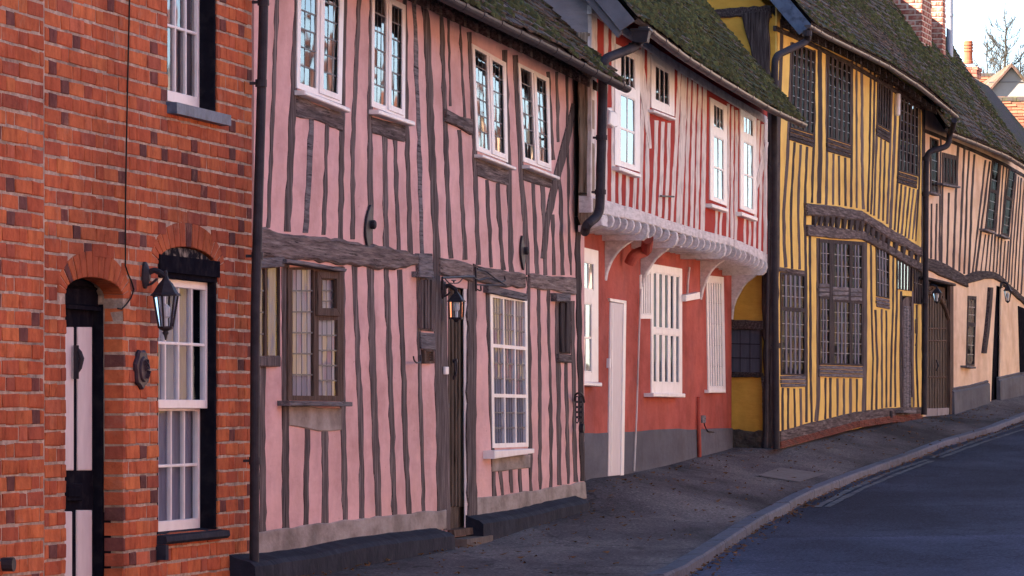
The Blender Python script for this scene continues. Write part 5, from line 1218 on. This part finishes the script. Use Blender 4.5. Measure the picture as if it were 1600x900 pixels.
mb = MB(); pxprism(mb, fs, [(1060,-22),(1074,-22),(1112,30),(1152,86),(1192,134),(1190,142),(1146,98),(1100,44)], -.02, .09, .015); mb.build('mortar_fillet', 'render', HY_)
beam(HY_, fs, [(1138,499),(1192,501)], [(1138,514),(1192,516)], d=.06, m='dbeam', jit=1, step=9)
beam(HY_, fs, [(1138,582),(1192,583)], [(1138,589),(1192,590)], d=.05, m='dbeam', jit=.8, step=9)
window(HY_, fs, [(1140,513),(1190,514),(1190,584),(1140,583)], [(.02,.03,.94,.97,3,3,'lead')], 'dstud', .03, back=-.0, glass='gdark', lead='iron')
g = MB(); g.add([fs.P(x,y,.0051) for x,y in ((1140,583),(1190,584),(1190,514),(1140,513))], [(0,1,2,3)]); g.build('blind', 'blind', HY_)
stud(HY_, fs, [(1192,588),(1194,630),(1196,676)], 6, d=.03, m='beam')
beam(HY_, fs, [(1138,671),(1170,673),(1200,674)], [(1138,720),(1170,720),(1200,720)], d=.04, m='stone', name='stone_base', jit=1.5, step=7, ch=.02)
body(HY_, FY, uY0+.11, uY1, 6.2, vtY-.2, yb, 'render', sides=(0,1))
mb = MB(); cross(mb, FY, [(-.16, vtY-.6), (-6.3, vtY-.6), (-6.3, vtY-.1), (-3.3, vtY+3.7), (-.16, vtY-.1)], uY1-.14, uY1-.02); mb.build('gable_wall', 'yellow', HY_)
roof(HY_, FY, EYY, .42, 50, 3.3, -.25, U(FY,1494,.42), 'roofA', moss=7500, mseed=23, mossy=1.15)
gutter(HY_, FY, [(1262,42),(1287,57),(1353,89),(1387,106),(1435,137),(1494,184)], .46, 5.5, joints=11)
mb = MB(); ve = lerp_line([FY.uv(x,y,.42) for x,y in EYY], -.25)+.05; ta = tan(radians(50))
cross(mb, FY, [(.44, ve-.04), (.30, ve-.14), (-3.2, ve+3.5*ta-.16), (-3.2, ve+3.62*ta-.03)], -.33, -.28); mb.build('bargeboard', 'bluesill', HY_)
for k in range(22):
    mb = MB(); u = .3+k*(uY1-.4)/22; v_ = lerp_line([FY.uv(x,y,.42) for x,y in EYY], u); cross(mb, FY, [(-.1,v_+.3),(.24,v_+.03),(.24,v_-.05),(-.1,v_+.1)], u, u+.09); mb.build('rafter_foot', 'dbeam', HY_)
# pipes at the near corner
mb = MB(); dp = [FY.P(1262,50,.44), FY.P(1262,64,.42), FY.P(1211,88,.14), FY.P(1210,130,.12), FY.P(1210,300,.10), FY.P(1211,480,.10), FY.P(1213,702,.10)]
tube(mb, smoothpath(dp,.09), .040, 14)
for x,y,d_ in ((1262,52,.44),(1210,130,.12),(1210,258,.1),(1211,372,.1),(1212,540,.1)): c = FY.P(x,y,d_); tube(mb, [c-Vector((0,0,.03)), c+Vector((0,0,.03))], .05, 12); box(mb, c-FY.n*.05, .012, .03, .008)
mb.build('downpipe', 'iron', HY_)
mb = MB(); tube(mb, [fs.P(1197,600,.12), fs.P(1196,680,.12), fs.P(1195,702,.12)], [.03,.032,.04], 9); tube(mb, [fs.P(1200,345,.10), fs.P(1197,600,.12)], .022, 9); mb.build('waste_pipe', 'iron', HY_)
# ================================================================== PEACH HOUSE
HG = house('timber_framed_house', 'peach timber house with leaning studs and an arched slatted gate', FG, gz(1449, FG))
hol = []; uG0, uG1 = .02, FG.uv(1625,HY)[0]
EG = [(1430,183),(1486,208),(1521,222),(1570,242),(1600,260),(1640,288)]
gwk = dict(glass='gdark', lead='cameL', casement=False, tilt=.03)
def gw(quad, lights, sill=None, **k):
    w = window(HG, FG, quad, lights, 'dstud', .012, holes=hol, **{**gwk, **k})
    if sill: x0,y0,x1,y1 = sill; plate(w, FG, [(x0,y0),(x1,y1),(x1,y1+3),(x0,y0+3)], .10, 'greyboard', 'sill')
    return w
gw([(1454,214),(1467,219),(1467,303),(1454,299)], [(.15,.03,.85,.97,2,5,'lead')], (1455,299,1470,303))
gw([(1473,238),(1497,244),(1497,291),(1473,286)], [(.12,.15,.88,.95,3,1,'slat')], (1474,286,1501,291), label='small dark mullioned window under the peach house gutter')
gw([(1551,248),(1563,253),(1554,361),(1540,357)], [(.15,.03,.85,.42,2,3,'lead'),(.15,.47,.85,.97,2,4,'lead')], (1540,357,1557,363))
gw([(1577,262),(1587,267),(1577,370),(1565,366)], [(.15,.03,.85,.42,2,3,'lead'),(.15,.47,.85,.97,2,4,'lead')], (1565,366,1579,371))
gw([(1513,462),(1526,463),(1523,572),(1510,571)], [(.1,.05,.9,.38,2,3,'lead'),(.1,.44,.9,.97,2,4,'lead')], (1511,571,1525,573), label='narrow dark window in the peach ground floor wall')
hol.append([FG.uv(x,y) for x,y in ((1447,655),(1487,652),(1487,445),(1447,440))])
hol.append([FG.uv(x,y) for x,y in ((1548,640),(1561,640),(1563,540),(1564,448),(1557,446),(1555,480),(1551,560))])
gb = CAMZ-.45*S
mb = MB(); holed_wall(mb, FG, [(0, gb), (uG1, gb), *[(U(FG,x_), wtop(FG,EG,.35,56.5,U(FG,x_))) for x_ in (1625,1570,1521,1443)]], hol, 0, .02); mb.build('wall', 'peach', HG)
gst = [([(1456,318),(1455,404)],2.6), ([(1464,318),(1462,407)],2.6), ([(1470,215),(1468.5,409)],2.8), ([(1473,290),(1471.5,412)],2.6), ([(1483,301),(1480,417)],2.8), ([(1497.5,226),(1494,300),(1490,421)],3.4), ([(1507,232),(1504,300),(1499,424)],3),
 ([(1514.5,236),(1511,300),(1507,428)],2.8), ([(1523,241),(1521,270),(1519,300),(1514,432)],3.2), ([(1540,250),(1530,340),(1520,426)],2.6), ([(1547,252),(1537,330),(1525,425)],2.6), ([(1551,362),(1546,424)],2), ([(1540,366),(1533,424)],2), ([(1545.5,366),(1540,424)],2),
 ([(1564,254),(1556,360),(1552,425)],2.4), ([(1568.5,257),(1562,350),(1557,426)],2.2), ([(1573.5,262),(1566,360),(1562,430)],2.4), ([(1571,376),(1567,433)],2), ([(1576,376),(1572,438)],2), ([(1588,272),(1580,370),(1576,442)],2.4),
 ([(1592,276),(1584,380),(1580,446)],2), ([(1596,278),(1589,380),(1585,450)],2), ([(1601,282),(1594,380),(1590,454)],2), ([(1606,285),(1600,380),(1596,460)],2.2)]
for pts, w in gst: stud(HG, FG, pts, w, d=.005, m='dstud', jit=.3, step=12)
beam(HG, FG, [(1446,402),(1470,408),(1490,419),(1512,432)], [(1446,419),(1470,430),(1495,441),(1514,449)], d=.04, m='dbeam', jit=1, step=7, ch=.015)
beam(HG, FG, [(1510,431),(1522,425),(1540,423),(1556,425),(1568,432),(1582,447),(1604,466)], [(1510,444),(1525,440),(1540,436),(1556,436),(1566,441),(1580,455),(1604,477)], d=.04, m='dbeam', jit=.8, step=7, ch=.015)
beam(HG, FG, [(1443,200),(1521,232),(1570,254),(1625,286)], [(1443,206),(1521,238),(1570,260),(1625,292)], d=.012, m='dbeam', name='wall_plate', jit=.4)
# slatted arched gate
gt = plate(HG, FG, [(1447,446),(1486,450),(1486,650),(1447,652)], -.06, 'brown', 'gate', d0=-.10)
for i in range(9):
    x = 1449+i*4.1; yt = 458+ (max(0, i-4)**2)*1.1; plate(gt, FG, [(x,yt),(x+2.5,yt+.6),(x+2.5,638),(x,638)], -.035, 'door', 'slat', d0=-.06)
for y in (512,531,588): plate(gt, FG, [(1448,y),(1486,y),(1486,y+2.5),(1448,y+2.5)], -.026, 'brown', 'rail', d0=-.04)
beam(gt, FG, [(1446,440),(1462,446),(1474,458),(1481,476),(1483,490)], [(1446,455),(1458,458),(1468,466),(1476,482),(1478,498)], d=.0, m='brown', name='arch_rail', jit=.2, d0=-.05) if False else None
mb = MB(); tube(mb, smoothpath([FG.P(x,y,-.02) for x,y in ((1447,456),(1458,458),(1468,465),(1476,480),(1482,500))],.1), .035, 8); mb.build('gate_arch', 'brown', gt)
plate(HG, FG, [(1485,445),(1490,446),(1490,652),(1485,652)], .02, 'brown', 'gate_post'); plate(HG, FG, [(1447,432),(1494,443),(1494,447),(1447,436)], .12, 'dbeam', 'gate_hood', ch=.01)
M['palegrey'] = mat('pale_grey_boards', (.22,.19,.19),(.32,.28,.28), scale=6, bump=.4)
plate(HG, FG, [(1446,638),(1464,638),(1464,654),(1446,655)], .0, 'palegrey', 'kick_board'); plate(HG, FG, [(1465,638),(1484,637),(1484,653),(1465,654)], .0, 'palegrey', 'kick_board')
mb = MB(); c = FG.P(1463,571,-.02); tube(mb, [c-Vector((0,0,.08)), c+FG.n*.03, c+Vector((0,0,.08))], .012, 6); mb.build('gate_handle', 'iron', gt)
stud(HG, FG, [(1550,449),(1548,480),(1544,520),(1540,552)], 4.2, d=.05, m='dstud', name='strut', jit=.2)
plate(HG, FG, [(1556,437),(1565,440),(1563,540),(1562,626),(1546,628),(1550,560),(1554,480)], -.05, 'blackp', 'doorway', d0=-.08)
plate(HG, FG, [(1592,478),(1606,484),(1606,612),(1596,612)], .02, 'blackp', 'doorway', d0=0)
plinth(HG, FG, [(1490,611),(1520,606),(1548,598)], [(1490,645),(1548,628)], U(FG,1491,.05), U(FG,1547,.05), .05, 'greyband', 'plinth')
plinth(HG, FG, [(1562,594),(1600,585),(1640,575)], [(1562,626),(1640,610)], U(FG,1563,.05), U(FG,1626,.05), .05, 'greyband', 'plinth')
body(HG, FG, 0.01, uG1, 4.4, FG.uv(1443,205)[1]+.28, gb, 'render', sides=(0,1))
PG, LG, vG = roof(HG, FG, EG, .35, 56.5, 1.55, -.2, FG.uv(1612,HY,.35)[0], 'roofA', moss=4500, mseed=41, mossy=1.15, backv=3.4)
gutter(HG, FG, [(1484,211)]+[(x,y+3) for x,y in EG[2:]], .37, 5, joints=10)
mb = MB(); dp = [FG.P(1490,190,.40) if False else FG.P(1491,188,.55), FG.P(1489,200,.5), FG.P(1484,208,.42), FG.P(1482,228,.40), FG.P(1449,238,.14), FG.P(1447,262,.12), FG.P(1446,450,.12), FG.P(1444,648,.12)]
tube(mb, smoothpath(dp,.09), .042, 14)
for x,y,d_ in ((1447,248,.12),(1446,303,.12),(1445,470,.12)): c = FG.P(x,y,d_); tube(mb, [c-Vector((0,0,.03)), c+Vector((0,0,.03))], .055, 12)
mb.build('downpipe', 'iron', HG)
lantern(FG, 1449, 448, .14, .26, .16, 0, 'dark lantern under the hood of the arched gate', hexa=False)
lantern(FG, 1563, 444, .12, .34, .15, 0, 'lantern beside the dark doorway at the far right', hexa=False)
# big chimney stack behind the ridge
Fc = None
def chimney(root, zc, pxl, pxr, vbot, vtop, depth, label=None, pitch=.075*S):
    p = Wp((pxl-800)/F*zc, zc, 0); fc = Fr(p.x, p.y, FG.n.x, FG.n.y); w = fc.uv(pxr, HY)[0]
    st = MB(); prism(st, fc, [(0.01,vbot),(w-.01,vbot),(w-.01,vtop),(.01,vtop)], -depth+.01, -.012, 0); c = st.build('chimney', 'palemortar', root)
    if label: c['label'] = label
    tm = []
    for k in range(4):
        mb = MB(); brick_mesh(mb, .25, pitch-.022, .10, lambda x,z,y: Vector((x,-y,z))); me = bpy.data.meshes.new('brick'); me.from_pydata([tuple(v) for v in mb.v], [], mb.f); me.materials.append(M['chimbrick']); tm.append(me)
    inv = WM[root.name].inverted()
    v = vbot; r = 0
    while v < vtop:
        for (fr_, ww, uo) in ((fc, w, 0), (Fr(fc.L(w,0,0).x, fc.L(w,0,0).y, -fc.n.x, -fc.n.y), depth, 0)):
            u = -(.12 if r % 2 else 0)
            while u < ww:
                a, b = max(0, u), min(ww, u+.235)
                if b-a > .04:
                    o = bpy.data.objects.new('brick', random.choice(tm)); SC.collection.objects.link(o); o.parent = c
                    q = fr_.L(a+.003, v, random.uniform(-.004,.004)); t = fr_.t
                    o.matrix_local = inv @ Matrix.Translation(q) @ Matrix.Rotation(math.atan2(t.y, t.x), 4, 'Z') @ Matrix.Diagonal((((b-a)-.022)/.25, 1, 1, 1))
                u += .245
        v += pitch; r += 1
    return c, fc
cv = lambda y, z: CAMZ+(HY-y)/F*z*S
chimney(HG, 58.5, 1369, 1441, cv(118,58.5), cv(-25,58.5), 1.0, 'big red brick chimney stack')
chimney(HG, 60.2, 1453, 1473, cv(118,60.2), cv(-25,60.2), .35)
mb = MB(); c = Wp((1484-800)/F*61.5, 61.5, 0); tube(mb, [Vector((c.x,c.y,cv(150,61.5))), Vector((c.x,c.y,cv(-40,61.5)))], .055, 14)
q = Vector((c.x,c.y,cv(24,61.5))); tube(mb, [q-Vector((0,0,.02)), q+Vector((0,0,.02))], .064, 14); tube(mb, [q, q-Vector((.45,.1,0))], .008, 5)
M['steel'] = mat('galvanised_flue', (.26,.27,.31),(.38,.39,.44), scale=7, stretch=(1,1,.3), bump=.1, metal=.5, rough=.5); mb.build('flue_pipe', 'steel', HG)
# ================================================================== BEYOND THE ROW
def far(z, px, y): return Wp((px-800)/F*z, z, (y-HY)/F*z)
# end house with its dark bargeboard facing down the street
zE = 66.5; p = far(zE, 1500, HY); fe = Fr(p.x, p.y, FG.n.x, FG.n.y)
HE = house('gabled_house', 'gabled house end with a dark bargeboard rising behind the mossy peach house roof', fe, gz(1600, FG))
mb = MB(); pxprism(mb, fe, [(1470,100),(1499,128),(1640,296),(1640,640),(1470,640)], -5, 0, 0); mb.build('wall', 'peach', HE)
mb = MB(); pxprism(mb, fe, [(1488,112),(1497,122),(1638,292),(1638,306),(1496,134)], .02, .24, .01); mb.build('bargeboard', 'plinth', HE)
mb = MB(); 
for k in range(46):
    t = k/46; x = 1638-(1638-1470)*t; y = 286-(286-84)*t; mb.t = random.random()
    j = random.uniform(-1,1); pxprism(mb, fe, [(x+j,y+j),(x-5.2,y-6.2+j),(x-4,y-1.5),(x+1.2,y+5.5)], -.8, .30+random.uniform(-.02,.02), .006)
mb.build('verge_tile', 'roofC', HE, kind='stuff')
mb = MB(); a, b = fe.P(1640,290,.2), fe.P(1480,100,.2); mb.quad(a, b, b-fe.n*5.2, a-fe.n*5.2); mb.build('roof', 'roofC', HE)
plate(HE, fe, [(1592,244),(1640,262),(1640,300),(1592,300)], .03, 'dstud', 'boarding')
# cottage with a sunlit tile roof
p = far(80, 1580, HY); fc2 = Fr(p.x, p.y, 1, 0)
HC = house('cottage', 'cottage with a sunlit orange tiled roof beyond the dark bargeboard', fc2, CAMZ-.2)
roof(HC, fc2, [(1500,330),(1760,330)], .25, 45, 2.45, fc2.uv(1540,HY)[0], fc2.uv(1720,HY)[0], 'roofO', tw=.22, gauge=.10)
mb = MB(); prism(mb, fc2, [fc2.uv(1542,640), fc2.uv(1716,640), fc2.uv(1716,325), fc2.uv(1542,325)], -4.6, 0, 0); mb.build('wall', 'peach', HC)
p = far(90, 1580, HY); fg2 = Fr(p.x, p.y, 1, 0)
HH = house('gabled_house', 'far house with a pointed pale grey gable against the sky', fg2, CAMZ)
M['gable'] = mat('pale_grey_render', (.24,.22,.215),(.30,.28,.27), scale=3, bump=.2)
mb = MB(); pxprism(mb, fg2, [(1540,640),(1620,640),(1620,150),(1581,106),(1540,152)], -6, 0, 0); mb.build('wall', 'gable', HH)
mb = MB(); pts = []
for (xa,ya,xb,yb_) in ((1581,98,1532,154),(1581,98,1628,152)):
    n = 22
    for k in range(n):
        t = k/n; t2 = (k+1.1)/n; x0,y0 = xa+(xb-xa)*t, ya+(yb_-ya)*t; x1,y1 = xa+(xb-xa)*t2, ya+(yb_-ya)*t2; mb.t = random.random(); j = random.uniform(-.5,.5)
        pxprism(mb, fg2, [(x0,y0+j),(x1,y1+j),(x1,y1+6.5),(x0,y0+6.5)], -6.2, .15, .01)
mb.build('verge_tile', 'roofC', HH, kind='stuff')
plate(HH, fg2, [(1545,128),(1598,127.3),(1598,128.2),(1545,129)], .02, 'lead', 'cable', ch=0)
p = far(96, 1540, HY); fo2 = Fr(p.x, p.y, 1, 0)
HO = house('outbuilding', 'low orange tiled roof just left of the pale grey gable', fo2, CAMZ)
roof(HO, fo2, [(1490,168),(1580,168)], .2, 40, 1.0, fo2.uv(1524,HY)[0], fo2.uv(1560,HY)[0], 'roofO', tw=.2, gauge=.11)
mb = MB(); prism(mb, fo2, [fo2.uv(1525,640), fo2.uv(1559,640), fo2.uv(1559,166), fo2.uv(1525,166)], -2, 0, 0); mb.build('wall', 'gable', HO)
# small chimney with a pot
p = far(74, 1504, HY); fk = Fr(p.x, p.y, FG.n.x, FG.n.y)
R = thing('chimney_stack', 'small brick chimney with one tall ribbed terracotta pot against the sky', 'chimney', (p.x, p.y, cv(200,74)), math.atan2(fk.t.y, fk.t.x))
mb = MB(); pxprism(mb, fk, [(1505,260),(1524,260),(1524,108),(1505,108)], -.55, -.0, 0); mb.build('mortar_core', 'palemortar', R)
y = 104.0; r = 0
while y < 190:
    g_ = MB()
    w0, w1 = 1504, 1524.5
    if y < 116: w0, w1 = 1502, 1527
    if y < 108: w0, w1 = 1500.5, 1528.5
    out = .02 if y > 116 else .06
    for k in range(3):
        a = w0+(w1-w0)*k/3-(2 if r % 2 and k else 0); b = w0+(w1-w0)*(k+1)/3-(2 if r % 2 and k < 2 else 0)-.8
        g2 = MB(); pxprism(g2, fk, [(a,y+5),(b,y+5),(b,y),(a,y)], -.55, out, .004); g2.build('brick', 'chimbrick', R)
    y += 5.6; r += 1
mb = MB(); c = fk.P(1513,100,-.28); q = lambda y, rr: (Vector((c.x, c.y, cv(y,74))), rr)
pr = [q(98,.095),(q(94,.095)),q(93,.085),q(80,.083),q(79,.095),q(77,.095),q(76,.083),q(74.5,.083),q(74,.096),q(72,.096),q(71.5,.084),q(70,.084),q(69.5,.096),q(67,.096),q(66.5,.084),q(65,.086),q(64,.09),q(62,.075),q(61.5,.05)]
tube(mb, [a for a, b in pr], [b for a, b in pr], 16); mb.build('chimney_pot', 'pot', R)
# bare trees
def bare_tree(z, px, ytop, ybot, seed, label, conif=True, sc=1.0):
    rnd = random.Random(seed); base = far(z, px, ybot); topp = far(z, px+3, ytop); H = (topp-base).length
    T = thing('bare_tree', label, 'tree', tuple(base)); 
    mb = MB(); n = 12; pts = [base.lerp(topp, i/n)+Vector((rnd.uniform(-.04,.04),0,0)) for i in range(n+1)]
    tube(mb, pts, [.055*sc*(1-i/n)+.010 for i in range(n+1)], 7); mb.build('trunk', 'bark', T)
    mb = MB()
    def br(p, d, L, r, depth):
        k = 6; P = [p]; dd = d.copy()
        for i in range(k):
            dd = (dd+Vector((rnd.uniform(-.1,.1), rnd.uniform(-.1,.1), .13 if depth == 0 else .05))).normalized(); P.append(P[-1]+dd*L/k)
            if depth < 2 and i > 0:
                for _ in range(2 if depth == 0 else 1):
                    s = Vector((rnd.uniform(-1,1), rnd.uniform(-1,1), rnd.uniform(-.2,.8))); br(P[-1], (dd*.8+s*.7).normalized(), L*rnd.uniform(.25,.42), r*.5, depth+1)
        tube(mb, P, [r*(1-i/(k+.5))+.0025 for i in range(k+1)], 4)
    for i in range(46 if conif else 30):
        t = rnd.uniform(.12,.97); p = base.lerp(topp, t); an = rnd.uniform(0, 6.28)
        L = H*(1-t)*.42*rnd.uniform(.6,1.2)+.15
        br(p, Vector((cos(an), sin(an), rnd.uniform(-.05,.45))).normalized(), L, .013*sc*(1.1-t)+.004, 0)
    mb.build('crown', 'bark', T)
bare_tree(112, 1568, 4, 240, 5, 'tall bare winter tree standing against the sky behind the grey gable')
bare_tree(118, 1540, 62, 220, 9, 'lower bare bushy tree left of the tall one', conif=False, sc=.7)
bare_tree(120, 1592, 70, 220, 14, 'bare bushy tree at the right edge behind the tall tree', conif=False, sc=.7)
# ================================================================== ACROSS THE STREET (outside the picture; seen in the window panes)
th = atan((2330-800)/F); ox = at_z(FB, 0)*S+13.6
cols = ['peach','yellow','brickN','cream','pink','brickN','gable','peach','brickN','cream','yellow','gable','brickN']
L0 = -34.0; k = 0
lab = {'peach':'peach','yellow':'ochre','brickN':'brick','cream':'cream','pink':'pink','gable':'grey'}
while L0 < 165:
    wd = [12,10,13,9,11][k % 5]; P0 = Vector((ox+sin(th)*L0, cos(th)*L0, 0)); fo = Fr(P0.x, P0.y, -sin(th), -cos(th))
    bz = CAMZ-interp(KERBH, max(0, L0)/S)*S-.6; H = [4.3,4.9,4.5,5.1,4.1][k % 5]
    O = house('terraced_house', lab[cols[k % 13]]+' house across the street, the %s from the near end' % ['first','second','third','fourth','fifth','sixth','seventh','eighth','ninth','tenth','eleventh','twelfth','thirteenth','fourteenth','fifteenth','sixteenth','seventeenth','eighteenth','nineteenth','twentieth'][k], fo, bz); O['group'] = 'houses across the street'
    w2 = wd/2; hl = []
    wins = []
    for r in range(2):
        for c in range(3):
            u = -w2+wd*(c+.5)/3; v = bz+1.5+r*2.4; ww, hh = .55, 1.25
            if r == 0 and c == 1: v = bz+.6; hh = 2.0; ww = .5
            wins.append((u-ww, v, u+ww, v+hh)); hl.append([(u-ww,v),(u+ww,v),(u+ww,v+hh),(u-ww,v+hh)])
    mb = MB(); holed_wall(mb, fo, [(-w2,bz-.5),(w2,bz-.5),(w2,bz+H),(-w2,bz+H)], hl, 0, .2)
    cross(mb, fo, [(-.2,bz-.5),(-6,bz-.5),(-6,bz+H),(-3,bz+H+2.1),(-.2,bz+H)], -w2, -w2+.15); cross(mb, fo, [(-.2,bz-.5),(-6,bz-.5),(-6,bz+H),(-3,bz+H+2.1),(-.2,bz+H)], w2-.15, w2)
    mb.tone = [random.random() for _ in mb.tone]; mb.build('wall', cols[k % 13], O)
    for (a,b,c,d_) in wins:
        g = MB()
        for q_ in ((a,b,a+.07,d_),(c-.07,b,c,d_),(a+.07,d_-.07,c-.07,d_),(a+.07,b,c-.07,b+.07),((a+c)/2-.03,b+.07,(a+c)/2+.03,d_-.07),(a+.07,(b+d_)/2-.02,(a+c)/2-.03,(b+d_)/2+.02),((a+c)/2+.03,(b+d_)/2-.02,c-.07,(b+d_)/2+.02)): prism(g, fo, [(q_[0],q_[1]),(q_[2],q_[1]),(q_[2],q_[3]),(q_[0],q_[3])], -.14, -.05, 0)
        w = g.build('window', 'white', O); g = MB(); g.add([fo.L(a,b,-.09), fo.L(c,b,-.09), fo.L(c,d_,-.09), fo.L(a,d_,-.09)], [(0,1,2,3)]); g.build('pane', 'gdark', w)
    mb = MB(); cross(mb, fo, [(.35,bz+H-.25),(-3.05,bz+H+2.25),(-3.05,bz+H+2.1),(.35,bz+H-.4)], -w2, w2); cross(mb, fo, [(-3.0501,bz+H+2.25),(-6.4,bz+H-.25),(-6.4,bz+H-.4),(-3.0501,bz+H+2.1)], -w2, w2); mb.build('roof', 'roofC' if k % 2 else 'roofO', O)
    mb = MB(); box(mb, fo.L(w2*.6, bz+H+2.3, -2.9), .45, .45, 1.1); box(mb, fo.L(w2*.6, bz+H+3.9, -2.9), .52, .52, .08)
    for s_ in (-.2,.2): c = fo.L(w2*.6+s_, bz+H+3.95, -2.9); tube(mb, [c, c+Vector((0,0,.5))], .11, 10)
    mb.build('chimney', 'brickN', O)
    L0 += wd; k += 1
